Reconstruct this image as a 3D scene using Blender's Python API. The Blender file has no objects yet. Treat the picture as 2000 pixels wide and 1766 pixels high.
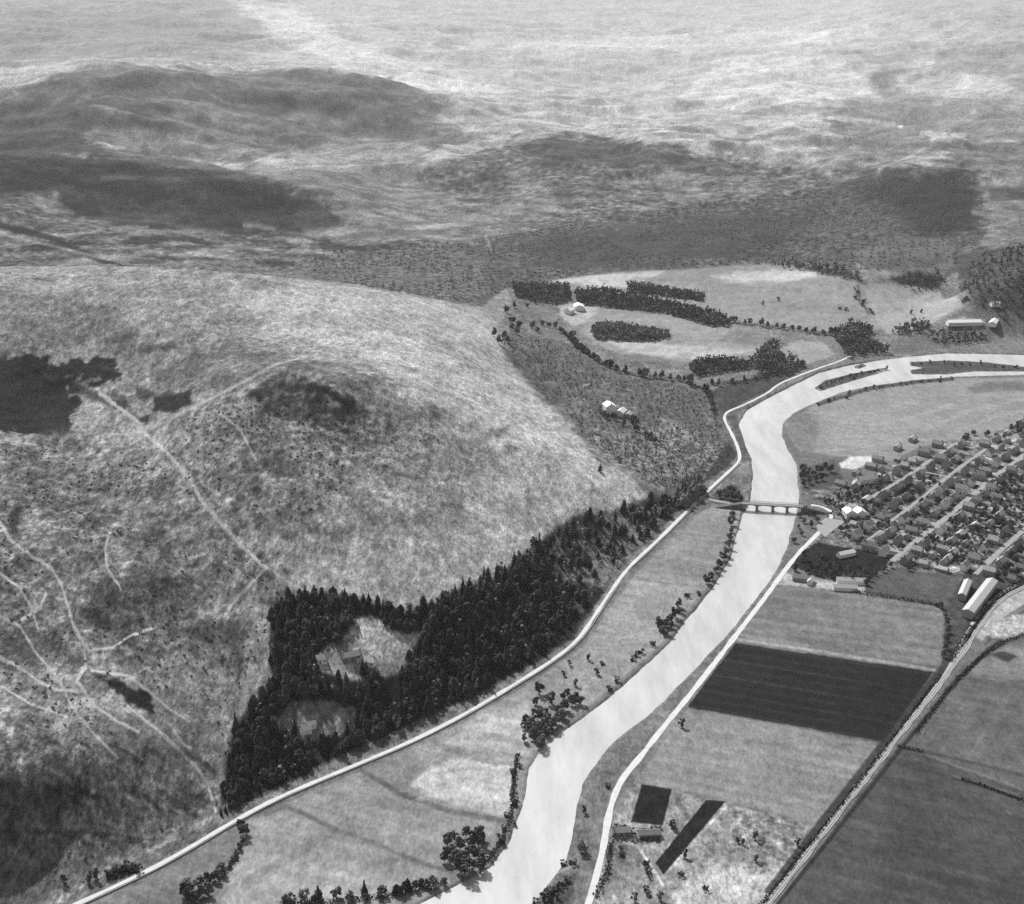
import bpy, math, random
import numpy as np
R = math.radians
rng = np.random.default_rng(7); random.seed(7)
SC = bpy.context.scene
COL = SC.collection

# ------------------------------------------------------------------ camera geometry
H, F, PITCH = 466.0, 2747.0, R(19.7)
CP, SP = math.cos(PITCH), math.sin(PITCH)
def ray(px, py):
    px = np.asarray(px, float); py = np.asarray(py, float)
    xr = (px - 1000) / F; yr = -(py - 883) / F
    dx = xr; dy = CP + yr * SP; dz = -SP + yr * CP
    hd = np.hypot(dx, dy)
    return np.arctan2(dx, dy), -dz / hd          # azimuth, downward slope
def vrow(r): return 883 + F * np.tan(np.arctan(H / r) - PITCH)
def rrow(v): return H / np.tan(np.arctan((v - 883) / F) + PITCH)
KU = 2000 / R(41.5)

# ------------------------------------------------------------------ noise
_perm = rng.permutation(4096); _g = rng.uniform(0, 2 * np.pi, 4096)
_gx, _gy = np.cos(_g).astype(np.float32), np.sin(_g).astype(np.float32)
def perlin(x, y):
    xi = np.floor(x).astype(np.int64); yi = np.floor(y).astype(np.int64)
    fx = (x - xi).astype(np.float32); fy = (y - yi).astype(np.float32)
    u = fx * fx * fx * (fx * (fx * 6 - 15) + 10); v = fy * fy * fy * (fy * (fy * 6 - 15) + 10)
    def g(i, j, dx, dy):
        h = _perm[(_perm[i & 4095] + j) & 4095]
        return _gx[h] * dx + _gy[h] * dy
    a = g(xi, yi, fx, fy); b = g(xi + 1, yi, fx - 1, fy); c = g(xi, yi + 1, fx, fy - 1); d = g(xi + 1, yi + 1, fx - 1, fy - 1)
    return 1.5 * (a + (b - a) * u + (c - a) * v + (a - b - c + d) * u * v)
def fbm(x, y, o=4, gain=.5):
    s = 0; a = 1
    for k in range(o):
        s = s + a * perlin(x * 2 ** k + 17.3 * k, y * 2 ** k - 9.1 * k); a *= gain
    return s
def sst(x): x = np.clip(x, 0, 1); return x * x * (3 - 2 * x)

# ------------------------------------------------------------------ terrain: control points (pixel, height) or (pixel, range)
CZ = [  # foreground hill, px, py, z
 (150,1766,3),(480,1590,3),(700,1490,3),(1000,1340,3),(1130,1250,3),(1230,1110,3),(1400,940,3),(1440,880,2),(-300,1800,10),(-100,1766,14),
 (530,1300,32),(560,1170,47),(800,1190,36),(1000,1110,28),(1100,1010,26),(1270,970,12),(640,1420,16),(900,1270,20),
 (300,1300,46),(150,1310,56),(0,1300,66),(0,1500,50),(200,1500,36),(400,1500,15),(430,1400,20),(-250,1400,75),(-250,1100,110),(100,1650,16),
 (300,1100,72),(150,1000,90),(600,1000,82),(800,1000,72),(1000,900,55),(1100,900,40),(1170,920,28),(450,1000,82),(700,1100,56),
 (560,745,128),(480,765,126),(660,765,122),(560,820,110),(400,790,118),(300,840,104),(0,900,108),(130,840,104),(700,830,100),(850,850,82),
 (600,700,124),(760,760,106),
 (300,700,128),(60,690,134),(100,760,112),(0,690,136),(600,650,124),(800,690,97),(900,650,75),(970,680,48),(930,603,38),(880,620,66),
 (0,528,168),(250,528,162),(450,537,150),(700,562,106),(830,585,70),(-300,540,165),(250,600,150),(500,600,137),(-200,700,140),
 (1030,760,36),(1100,830,30),(1195,800,14),(1000,700,36),(1120,690,16),(1300,860,6),(1380,770,3),(1200,900,18),(1050,640,12),(1330,900,8),
 (960,590,26),(1010,560,16),(1100,545,10),(1250,560,6),(1400,560,6),(1500,525,8),(1600,600,4),(1300,650,3),(1450,650,3),(1250,700,4),(1350,720,3),
 (1800,600,5),(1700,640,2),(1900,640,6),(2000,640,4),(1870,580,8),(2200,640,6),
 (1400,1200,0),(1700,1200,0),(2000,1100,0),(1500,1500,0),(1900,1600,0),(1600,850,0),(1900,800,0),(1000,1650,0),(2300,1000,0),(2300,1500,0),(1500,700,1),(1800,700,0),(600,1700,0),
 (1600,1900,0),(700,1950,0),(0,1950,8)]
CR = [  # farther country, px, py, range
 (0,290,2750),(200,300,2750),(400,331,2650),(600,376,2550),(700,440,2350),(-250,280,2750),
 (0,440,2250),(300,470,2200),(500,500,2150),(0,505,2080),(250,505,2060),(600,470,2250),(150,380,2500),
 (400,290,3250),(200,275,3150),(700,350,2900),(850,430,2500),(560,420,2500),
 (0,185,3700),(120,140,3950),(250,122,4100),(430,138,4200),(600,130,4300),(830,180,4300),(1000,240,3850),(-250,200,3700),
 (200,200,3500),(500,230,3600),(0,250,3350),(700,250,3700),(850,280,3300),
 (300,95,5300),(700,112,5500),(1000,170,4950),(0,110,5500),
 (0,0,7500),(300,0,8000),(700,0,8600),(1000,0,9600),(1500,0,10500),(2000,0,8000),(-300,0,7300),(2300,0,7800),
 (300,50,6500),(1000,80,6500),(1500,50,7700),(1300,150,5400),(1200,100,6300),(1800,60,6500),
 (1450,102,5900),(1600,110,5700),(1450,190,4600),(1720,185,4650),(1320,190,4700),(1550,200,4400),
 (1900,100,5500),(1850,200,4450),(1750,250,3850),(2000,300,3300),(2000,180,4500),(2300,200,4300),(1600,260,3700),(1400,240,3900),
 (950,290,3300),(1100,264,3350),(1300,280,3250),(1500,312,3050),(850,330,3000),(1000,440,2420),(1300,440,2420),(1500,430,2450),(1650,350,2850),
 (1750,325,2900),(1900,335,2850),(1800,430,2420),(1680,490,2170),(2000,430,2400),(2000,520,2000),(1900,560,1950),(1700,540,2030),(1780,470,2250),
 (700,500,2150),(900,500,2150),(1200,480,2250),(1450,470,2270),(930,570,1850)]
WZ = [ # unseen ground behind the hill crest: azimuth via px, range, z
 (0,1700,100),(0,1950,40),(250,1720,96),(250,1950,38),(450,1680,84),(450,1900,34),(700,1780,50),(700,1950,28),(-300,1700,110),(-300,2000,50),(830,1850,30),
 (300,3000,62),(0,3050,75),(500,4700,100),(0,4500,120),(250,4700,120),(300,12000,420),(1000,14000,420),(1700,13000,450),(-300,12000,450),(2300,12000,450),
 (1450,6600,40),(1100,3800,5),(1400,20000,500),(300,20000,500)]
P = []
for px, py, z in CZ:
    a, s = ray(px, py); P.append((float(a), math.log((H - z) / s), z))
for px, py, r in CR:
    a, s = ray(px, py); P.append((float(a), math.log(r), H - r * float(s)))
for px, r, z in WZ:
    a, s = ray(px, 600); P.append((float(a), math.log(r), z))
P = np.array(P); P[:, 0] *= 1.6
n = len(P)
def tpsk(d2): return 0.5 * d2 * np.log(np.maximum(d2, 1e-12))
D2 = ((P[:, None, :2] - P[None, :, :2]) ** 2).sum(-1)
A_ = np.zeros((n + 3, n + 3)); A_[:n, :n] = tpsk(D2) + np.eye(n) * 2e-4
A_[:n, n] = 1; A_[:n, n + 1:] = P[:, :2]; A_[n:, :n] = A_[:n, n:].T
W_ = np.linalg.solve(A_, np.r_[P[:, 2], 0, 0, 0])
def tps(a, lr):
    a = a * 1.6
    out = np.empty(a.shape, np.float32); af, lf, of = a.ravel(), lr.ravel(), out.ravel()
    for i in range(0, len(af), 20000):
        x, y = af[i:i + 20000, None], lf[i:i + 20000, None]
        of[i:i + 20000] = tpsk((x - P[:, 0]) ** 2 + (y - P[:, 1]) ** 2) @ W_[:n] + W_[n] + W_[n + 1] * x[:, 0] + W_[n + 2] * y[:, 0]
    return of.reshape(a.shape)

az = np.r_[np.linspace(R(-42), R(-25), 50)[:-1], np.linspace(R(-25), R(25), 1200), np.linspace(R(25), R(42), 50)[1:]]
vv = np.linspace(1950, 14, 1240)
rr = np.r_[np.geomspace(60, rrow(1950), 30)[:-1], rrow(vv), np.geomspace(rrow(14.), 21000, 14)[1:]]
NR, NC = len(rr), len(az)
AZ, RR = np.meshgrid(az, rr)
X, Y = RR * np.sin(AZ), RR * np.cos(AZ)
LR = np.log(RR)
# coarse spline then bilinear lift
ci = np.unique(np.r_[np.arange(0, NR, 3), NR - 1]); cj = np.unique(np.r_[np.arange(0, NC, 3), NC - 1])
Zc = tps(AZ[np.ix_(ci, cj)], LR[np.ix_(ci, cj)])
def up(Zc):
    t = np.empty((len(ci), NC), np.float32)
    for k in range(len(ci)): t[k] = np.interp(np.arange(NC), cj, Zc[k])
    o = np.empty((NR, NC), np.float32)
    for k in range(NC): o[:, k] = np.interp(np.arange(NR), ci, t[:, k])
    return o
Z = up(Zc)

def hit_flat(px, py, z=0.):
    a, s = ray(px, py); r = (H - z) / s
    return np.stack([r * np.sin(a), r * np.cos(a)], -1)
def subdiv(p, step=25., closed=True):
    p = np.array(p, float); q = []
    m = len(p) if closed else len(p) - 1
    for i in range(m):
        a, b = p[i], p[(i + 1) % len(p)]
        k = max(1, int(np.hypot(*(b - a)) / step))
        for t in range(k): q.append(a + (b - a) * t / k)
    if not closed: q.append(p[-1])
    return np.array(q)
def sd_poly(x, y, poly):
    d = np.full(x.shape, 1e18); ins = np.zeros(x.shape, bool)
    for i in range(len(poly)):
        ax, ay = poly[i]; bx, by = poly[(i + 1) % len(poly)]
        ex, ey = bx - ax, by - ay; wx, wy = x - ax, y - ay
        t = np.clip((wx * ex + wy * ey) / (ex * ex + ey * ey + 1e-12), 0, 1)
        d = np.minimum(d, (wx - ex * t) ** 2 + (wy - ey * t) ** 2)
        c = (ay <= y) != (by <= y)
        ins ^= c & (wx < ex * wy / (ey if ey else 1e-12))
    d = np.sqrt(d)
    return np.where(ins, -d, d)
def sd_line(x, y, p):
    d = np.full(x.shape, 1e18)
    for i in range(len(p) - 1):
        ax, ay = p[i]; bx, by = p[i + 1]
        ex, ey = bx - ax, by - ay; wx, wy = x - ax, y - ay
        t = np.clip((wx * ex + wy * ey) / (ex * ex + ey * ey + 1e-12), 0, 1)
        d = np.minimum(d, (wx - ex * t) ** 2 + (wy - ey * t) ** 2)
    return np.sqrt(d)

# flat flood plain
FLOOD = [(-60,1960),(60,1810),(150,1768),(330,1682),(480,1592),(560,1552),(700,1494),(800,1452),(900,1402),(1000,1342),(1080,1292),(1130,1252),(1160,1207),(1200,1147),
 (1230,1107),(1280,1062),(1330,1012),(1380,962),(1420,925),(1443,900),(1443,880),(1432,855),(1417,825),(1415,810),(1450,790),(1500,768),(1560,737),(1640,705),(1720,690),(1850,680),(2100,675),(2700,720),(3200,1200),(3000,1960)]
fl = hit_flat(*subdiv(FLOOD, 40).T)
dfl = np.full(X.shape, 500.)
m = (RR < 2600)
dfl[m] = sd_poly(X[m], Y[m], fl)
Z = Z * sst(dfl / 70.)
# relief noise, growing with slope and distance from the plain
hill = sst(dfl / 160.)
near = np.exp(-RR / 4000)
L1, L2 = X, Y
Z += hill * (fbm(L1 / 260, L2 / 260, 3) * 7 * sst((Z - 6) / 40) + fbm(L1 / 60 + 9, L2 / 60, 3) * 1.6 * near)
far = sst((RR - 2000) / 1200)
Z += far * (fbm(X / 900, Y / 900, 4, .55) * 13 - np.abs(fbm(X / 420 + 5, Y / 420, 3)) * 14 + np.abs(fbm(X / 150 + 5, Y / 150, 3)) * -7)
mid = sst((RR - 2500) / 700) * (1 - sst((RR - 7000) / 3000))
_w = fbm(X / 1400 + 2, Y / 1400, 2) * 260
Z += mid * ((1 - np.abs(fbm((X + _w) / 620, (Y - _w) / 520 + 3, 3, .45)) * 2.2) * 17)
# slight wrinkles in the hill face (sheep terraces, gullies)
Z += hill * near * np.minimum(0, fbm(X / 90 - 3, Y / 34 + 4, 3) + .1) * 1.6
Z += hill * near * (fbm(X / 15, Y / 19, 3) * .75 - np.abs(fbm(X / 34 + 8, Y / 60, 3)) * 2.2)

# river channel
LB = [(560,1965),(760,1830),(820,1763),(956,1692),(992,1646),(1008,1600),(1021,1560),(1034,1497),(1053,1464),(1105,1422),(1161,1384),(1196,1355),(1250,1306),(1304,1258),(1345,1203),(1395,1142),(1425,1090),(1440,1040),(1450,1003),(1464,980),(1470,930),(1466,893),(1450,853),(1442,827),(1458,800),(1500,776),(1560,746),(1600,727),(1650,714),(1720,702),(1780,695),(1850,689),(1920,690),(2000,692),(2200,696)]
RB = [(2200,734),(2000,731),(1860,735),(1790,741),(1700,753),(1640,766),(1590,786),(1548,806),(1529,827),(1528,850),(1540,877),(1556,905),(1562,980),(1554,1012),(1540,1060),(1520,1108),(1480,1165),(1420,1240),(1350,1312),(1274,1390),(1200,1446),(1164,1490),(1137,1530),(1128,1575),(1120,1630),(1108,1676),(1072,1725),(1035,1775),(990,1830),(900,1965)]
ISL = [[(1590,757),(1612,742),(1662,729),(1732,717),(1736,722),(1690,735),(1640,750),(1602,762)],
       [(1774,706),(1855,703),(1930,707),(1997,715),(2060,718),(2060,724),(1900,724),(1850,730),(1780,729),(1778,722),(1806,717),(1778,713)],
       [(1668,714),(1684,710),(1692,713),(1680,719),(1670,718)]]
riv = hit_flat(*subdiv(LB + RB, 30).T)
m = (RR < 2500) & (dfl < 60)
dr = np.full(X.shape, 999.)
dr[m] = sd_poly(X[m], Y[m], riv)
for I in ISL:
    ip = hit_flat(*subdiv(I, 12).T)
    q = m & (dr < 30)
    dr[q] = np.maximum(dr[q], -sd_poly(X[q], Y[q], ip))
wob = fbm(X / 22, Y / 22, 3) * .8
Z -= 2.2 * sst((-(dr + wob) + 2.) / 5.) * (dr < 40)
WATER = -1.0

def gidx(x, y):
    a = np.arctan2(x, y); r = np.hypot(x, y)
    return np.interp(r, rr, np.arange(NR)), np.interp(a, az, np.arange(NC))
def bil(G, fi, fj):
    i = np.clip(np.floor(fi).astype(int), 0, NR - 2); j = np.clip(np.floor(fj).astype(int), 0, NC - 2)
    u, v = fi - i, fj - j
    return G[i, j] * (1 - u) * (1 - v) + G[i + 1, j] * u * (1 - v) + G[i, j + 1] * (1 - u) * v + G[i + 1, j + 1] * u * v
def hz(x, y):
    return bil(Z, *gidx(np.asarray(x, float), np.asarray(y, float)))
def hit(px, py, rmin=500.):
    """where the sight line through a point of the photograph meets the ground: world x, y (n,2)"""
    px = np.atleast_1d(np.asarray(px, float)); py = np.atleast_1d(np.asarray(py, float))
    a, s = ray(px, py); out = np.empty((len(px), 2))
    k0 = np.searchsorted(rr, rmin)
    for k in range(len(px)):
        fj = np.interp(a[k], az, np.arange(NC)); j = min(int(fj), NC - 2); v = fj - j
        col = Z[k0:, j] * (1 - v) + Z[k0:, j + 1] * v
        g = col - (H - rr[k0:] * s[k])
        w = np.nonzero(g >= 0)[0]
        if len(w) == 0 or w[0] == 0: r = rr[-1] if len(w) == 0 else rr[k0]
        else:
            i = w[0]; t = g[i - 1] / (g[i - 1] - g[i]); r = rr[k0 + i - 1] * (1 - t) + rr[k0 + i] * t
        out[k] = r * math.sin(a[k]), r * math.cos(a[k])
    return out
def toUV(xy):
    return np.stack([1000 + np.arctan2(xy[:, 0], xy[:, 1]) * KU, vrow(np.hypot(xy[:, 0], xy[:, 1]))], -1)
GU = 1000 + az * KU; GV = vrow(rr)

# ------------------------------------------------------------------ ground tone: surface differences (grass, heather, plough, gravel), plus some painted shade and haze
EXPO, HAZE, AIR = 0.7, 1.7e-5, 0.95      # calibration of tone -> albedo
KALB = 0.50
def lin(s): return (s / 255.) ** 2.2
def alb(s, r):
    t = np.exp(-HAZE * np.maximum(0, np.hypot(r, H) - 0))
    return np.clip((lin(s) - AIR * (1 - t)) / t * KALB, 0.008, 0.62)
TONE = np.full(X.shape, 140., np.float32)    # photographic tone of the surface
ROUGH = np.ones(X.shape, np.float32)
lp1, lp2 = AZ * 60, LR * 60
WN = fbm(lp1 * .9, lp2 * .9, 3).astype(np.float32); WN2 = fbm(lp1 * 3 + 40, lp2 * 3, 2).astype(np.float32)
def box(uv, pad):
    i = np.nonzero((GV >= uv[:, 1].min() - pad) & (GV <= uv[:, 1].max() + pad))[0]
    j = np.nonzero((GU >= uv[:, 0].min() - pad) & (GU <= uv[:, 0].max() + pad))[0]
    if len(i) == 0 or len(j) == 0: return None
    return slice(i[0], i[-1] + 1), slice(j[0], j[-1] + 1)
def paint(poly, s, feather=4., warp=0., op=1., rough=None, tex=0.):
    q = subdiv(poly, 30); uv = toUV(hit(q[:, 0], q[:, 1]))
    b = box(uv, feather + warp * 2 + 4)
    if b is None: return
    U, V = np.meshgrid(GU[b[1]], GV[b[0]])
    d = sd_poly(U, V, uv) + warp * (WN[b] * .7 + WN2[b] * .4)
    w = sst(.5 - d / feather) * op
    TONE[b] = TONE[b] * (1 - w) + (s * (1 + tex * WN2[b])) * w
    if rough is not None: ROUGH[b] = ROUGH[b] * (1 - w) + rough * w
def line(pts, s, width, op=.8, soft=2., rough=None, wob=0.):
    q = subdiv(pts, 15, False); uv = toUV(hit(q[:, 0], q[:, 1]))
    b = box(uv, width + soft + 6)
    if b is None: return
    U, V = np.meshgrid(GU[b[1]], GV[b[0]])
    d = sd_line(U, V, uv) + wob * WN2[b]
    w = sst((width / 2 + soft / 2 - d) / soft) * op
    TONE[b] = TONE[b] * (1 - w) + s * w
    if rough is not None: ROUGH[b] = ROUGH[b] * (1 - w) + rough * w
# --- far country: pale tones here carry part of the haze
paint([(-300,-80),(2300,-80),(2300,330),(-300,330)], 190, 30, 8)
paint([(-300,-80),(520,-80),(560,30),(480,110),(300,118),(100,120),(-300,180)], 168, 50, 12)
paint([(-300,60),(0,30),(300,20),(480,60),(420,110),(200,110),(-300,170)], 155, 30, 14, .7)
paint([(1650,-60),(2300,-60),(2300,110),(1800,70)], 180, 40, 10)
paint([(450,0),(560,10),(700,90),(900,150),(960,178),(860,172),(700,128),(560,85)], 222, 26, 14, .8)
paint([(0,168),(80,128),(200,112),(140,118),(60,150),(0,180)], 190, 12, 5, .8)
paint([(900,90),(1500,60),(1700,60),(1600,85),(1200,95)], 226, 24, 12, .7)
paint([(620,120),(780,145),(900,168),(960,182),(860,180),(720,146)], 228, 10, 4, .85)
paint([(-300,190),(0,188),(120,142),(250,126),(430,142),(600,132),(760,152),(850,186),(1000,244),(950,270),(850,290),(600,300),(400,310),(200,280),(-300,310)], 132, 14, 7)
paint([(-300,215),(0,210),(180,170),(330,215),(250,262),(0,300),(-300,310)], 100, 40, 20, .8)
paint([(500,205),(620,175),(760,190),(840,230),(700,250),(560,240)], 118, 26, 14, .7)
paint([(560,140),(700,148),(800,170),(740,180),(600,160)], 118, 12, 8, .6)
paint([(-300,250),(0,255),(150,262),(230,300),(0,305),(-300,305)], 92, 14, 8, .95)
paint([(180,245),(300,236),(360,232),(420,285),(620,355),(760,400),(850,440),(720,430),(570,368),(470,318),(380,300),(260,275)], 150, 14, 12, .9)
paint([(180,283),(400,318),(570,362),(560,372),(390,336),(180,304)], 104, 8, 3, .8)
paint([(380,210),(450,220),(480,240),(420,245)], 160, 14, 12, .7)
paint([(560,290),(700,270),(850,280),(800,310),(640,320)], 160, 14, 10, .7)
paint([(700,300),(820,300),(840,350),(900,430),(800,420),(720,360)], 150, 26, 16, .8)
paint([(900,180),(1350,195),(1650,225),(1500,290),(1100,262),(930,268),(850,240)], 192, 24, 14, .85)
for k in range(26):
    x0 = 860 + (k * 137) % 760; y0 = 185 + (k * 53) % 95; L = 40 + (k * 29) % 110
    line([(x0,y0),(x0+L*.5,y0+3),(x0+L,y0+(k%5)*4-4)], (150, 215, 165)[k % 3], 5 + k % 4, .6, 6)
paint([(1320,195),(1400,122),(1450,103),(1530,100),(1600,110),(1690,150),(1725,186),(1600,200),(1450,200)], 208, 10, 3)
paint([(1690,150),(1740,110),(1900,85),(2300,70),(2300,210),(1950,190),(1800,190),(1740,210)], 168, 18, 8)
paint([(1690,120),(1760,105),(1800,120),(1740,160),(1760,215),(1715,190)], 150, 14, 6, .8)
paint([(1755,155),(1850,135),(1940,150),(1980,180),(1860,190),(1770,180)], 205, 14, 9, .8)
line([(1690,130),(1760,134),(1820,125)], 215, 8, .7, 6)
paint([(1600,215),(1760,190),(2300,200),(2300,310),(1700,300),(1640,270)], 150, 24, 10)
line([(1900,215),(2000,205),(2100,190)], 185, 8, .6, 6)
line([(1540,228),(1620,240)], 205, 5, .8, 4); line([(1620,230),(1760,246)], 212, 6, .9, 4)
line([(1480,300),(1560,315),(1620,345)], 190, 7, .7, 5); line([(1360,250),(1500,250),(1540,240)], 185, 6, .6, 5)
line([(1400,285),(1520,262),(1600,270)], 130, 7, .6, 6)
paint([(1580,300),(1640,285),(1790,260),(1800,300),(1740,340),(1640,340),(1600,320)], 150, 16, 10, .9)
line([(1720,330),(1790,300),(1800,296)], 195, 6, .7, 4); line([(1680,320),(1740,330)], 195, 8, .7, 5)
paint([(1795,258),(1840,254),(1888,262),(1870,280),(1820,276)], 200, 8, 3)
line([(1880,275),(1900,268),(1930,278),(2000,276)], 190, 6, .7, 5)
paint([(1830,290),(1920,280),(2300,270),(2300,420),(1930,400),(1900,340)], 140, 20, 8)
paint([(1905,330),(2000,355),(2000,372),(1910,362)], 165, 10, 6, .8)
paint([(1930,365),(2300,350),(2300,395),(1930,390)], 105, 14, 6)
# low wooded hill and dark moor behind the fields
paint([(815,335),(950,292),(1100,264),(1350,300),(1600,330),(1660,370),(1500,405),(1300,415),(1100,440),(900,445)], 126, 16, 8, 1, None, .3)
paint([(1000,270),(1100,264),(1320,292),(1400,330),(1250,330),(1050,330)], 102, 22, 16, .8)
line([(810,330),(860,300),(960,280),(1100,258)], 185, 6, .7, 5)
line([(860,370),(840,340),(870,318),(900,345)], 150, 5, .5, 5)
paint([(1270,335),(1350,320),(1380,380),(1420,400),(1310,410)], 158, 14, 9, .8)
paint([(830,350),(900,400),(1000,395),(1120,385),(1060,420),(900,440),(850,400)], 152, 14, 12, .8)
for k in range(26):
    x0 = 850 + (k * 97) % 600; y0 = 330 + (k * 41) % 90; L = 20 + (k * 29) % 70
    line([(x0,y0),(x0+L,y0+(k%5)*3-5)], (175, 90, 170, 95)[k % 4], 4 + k % 4, .6, 6)
MOOR = [(560,530),(600,505),(680,480),(900,472),(1100,440),(1400,392),(1500,385),(1650,355),(1900,335),(1925,420),(1905,480),(1860,520),(1660,530),(1500,512),(1300,528),(1080,545),(990,562),(930,610),(700,575)]
paint(MOOR, 106, 22, 16, 1, .4, .25)
paint([(600,520),(680,490),(860,480),(940,500),(960,570),(920,600),(700,560)], 118, 16, 10, .8, .5, .3)
paint([(1000,470),(1250,440),(1450,420),(1600,420),(1500,500),(1250,520),(1080,530)], 92, 30, 16, .8)
paint([(1640,345),(1750,322),(1900,332),(1922,440),(1800,470),(1720,410)], 88, 40, 26, .9)
paint([(1740,380),(1820,350),(1900,370),(1905,450),(1800,460)], 74, 26, 8, .7)
line([(950,460),(958,490)], 165, 5, .8, 4); line([(700,470),(860,462),(930,475)], 160, 8, .6, 6)
paint([(1665,495),(1720,466),(1850,466),(1882,520),(1830,548),(1680,535)], 122, 10, 4)
paint([(1668,512),(1700,525),(1760,535),(1740,552),(1690,545)], 172, 10, 6, .9)
paint([(1740,545),(1790,530),(1850,540),(1830,565),(1760,562)], 80, 8, 5)
paint([(1860,500),(1930,470),(2300,470),(2300,640),(2000,625),(1900,600)], 100, 16, 8)
line([(1920,475),(2000,485),(2100,480)], 160, 12, .7, 8); line([(1900,415),(1960,425)], 165, 8, .6, 6)
paint([(1480,520),(1530,510),(1660,530),(1690,555),(1600,535)], 92, 6, 3)
# dark ridge at the back of the hill
paint([(-300,285),(0,298),(200,302),(400,333),(560,366),(640,400),(670,440),(560,460),(400,455),(250,445),(100,410),(-300,400)], 88, 12, 8)
paint([(-300,300),(0,305),(250,318),(430,345),(600,390),(560,420),(420,410),(250,395),(200,365),(0,340)], 72, 18, 8, .8)
for k in range(22):
    x0 = -10 + (k * 97) % 560; y0 = 318 + (k * 31) % 110 + x0 // 12; L = 60 + (k * 41) % 120
    line([(x0,y0),(x0+L*.5,y0-3+(k%3)*2),(x0+L,y0+4+(k%4)*2)], (112, 58, 66)[k % 3], 4 + k % 4, .45, 6, None, 3)
line([(200,345),(340,350),(480,345)], 120, 6, .5, 6); line([(250,440),(420,400),(560,420)], 105, 8, .4, 8)
paint([(-300,400),(60,370),(180,440),(280,470),(480,460),(700,470),(600,540),(-300,540)], 118, 18, 12, 1, None, .3)
for k in range(44):
    x0 = -20 + (k * 131) % 640; y0 = 440 + (k * 37) % 78; L = 30 + (k * 47) % 110
    line([(x0,y0),(x0+L*.5,y0+(k%4)*2-3),(x0+L,y0+(k%5)*4-6)], (175, 70, 165, 62, 150, 80)[k % 6], 4 + k % 5, .65, 7)
for k in range(26):
    x0 = 150 + (k * 83) % 480; y0 = 195 + (k * 31) % 120; L = 25 + (k * 47) % 80
    line([(x0,y0),(x0+L*.5,y0+(k%5)*3-5),(x0+L,y0+(k%7)*3-8)], (170, 105, 165)[k % 3], 5 + k % 5, .45, 8)
for k in range(30):
    x0 = -20 + (k * 109) % 900; y0 = 455 + (k * 23) % 60 - (20 if x0 > 500 else 0); L = 30 + (k * 59) % 70
    paint([(x0,y0),(x0+L*.4,y0-7),(x0+L,y0-2),(x0+L*.6,y0+6)], (185, 66, 172, 74)[k % 4], 8, 7, .7)
line([(0,440),(100,465),(200,510),(270,525)], 60, 9, .8, 5); line([(0,455),(140,490),(250,515)], 185, 5, .6, 4)
paint([(0,330),(110,330),(130,355),(60,375),(0,370)], 62, 14, 6, .8)
paint([(140,390),(180,385),(200,420),(150,425)], 58, 12, 6, .8); paint([(70,390),(110,380),(125,400),(90,412)], 165, 10, 6, .8)
# --- upper fields
paint([(1075,549),(1200,533),(1300,529),(1420,520),(1530,514),(1600,533),(1690,556),(1725,640),(1690,650),(1560,645),(1430,628),(1330,603),(1220,575),(1120,566)], 162, 5, 1.5, 1, .3)
paint([(1075,549),(1200,533),(1300,529),(1262,548),(1235,562),(1180,563),(1120,556)], 208, 6, 2, 1, .3)
paint([(1385,540),(1450,530),(1540,527),(1606,535),(1560,548),(1420,553)], 208, 7, 3, .9)
line([(1380,560),(1500,562),(1620,572)], 145, 6, .5, 6); line([(1240,545),(1380,545),(1440,556)], 148, 10, .5, 10)
paint([(1420,590),(1560,590),(1690,600),(1680,612),(1540,606)], 148, 8, 4, .6)
paint([(1690,562),(1740,554),(1800,560),(1870,580),(1880,600),(1800,640),(1735,652),(1695,605)], 178, 5, 2, 1, .3)
line([(1676,560),(1680,590),(1698,612)], 100, 5, .7, 3)
paint([(1090,600),(1140,590),(1230,610),(1350,622),(1440,636),(1530,660),(1500,690),(1360,715),(1250,705),(1180,680),(1120,640)], 165, 6, 2, 1, .3)
paint([(1186,666),(1290,671),(1470,683),(1400,703),(1300,700),(1230,690)], 198, 6, 2, .9)
paint([(1240,690),(1330,705),(1370,712),(1340,745),(1250,735),(1180,700)], 132, 8, 3, .9)
paint([(1400,668),(1440,640),(1525,660),(1490,678)], 140, 6, 3, .9)
paint([(1505,690),(1560,665),(1605,668),(1632,692),(1572,715),(1535,700)], 170, 5, 2, 1, .3)
paint([(1380,770),(1420,750),(1500,725),(1580,712),(1500,765),(1450,788),(1412,808)], 92, 6, 2)
paint([(1390,740),(1440,730),(1480,735),(1420,752)], 135, 6, 3, .9)
paint([(980,610),(1000,590),(1100,592),(1140,640),(1100,660),(1000,660)], 135, 10, 6)
paint([(1088,598),(1140,592),(1170,605),(1150,622),(1120,640),(1100,625)], 205, 8, 5, .8)
paint([(1740,665),(1860,640),(1960,640),(1930,670),(1840,680),(1740,690)], 125, 6, 3)
paint([(1850,628),(1880,620),(1925,628),(1890,640)], 222, 5, 2)
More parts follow.
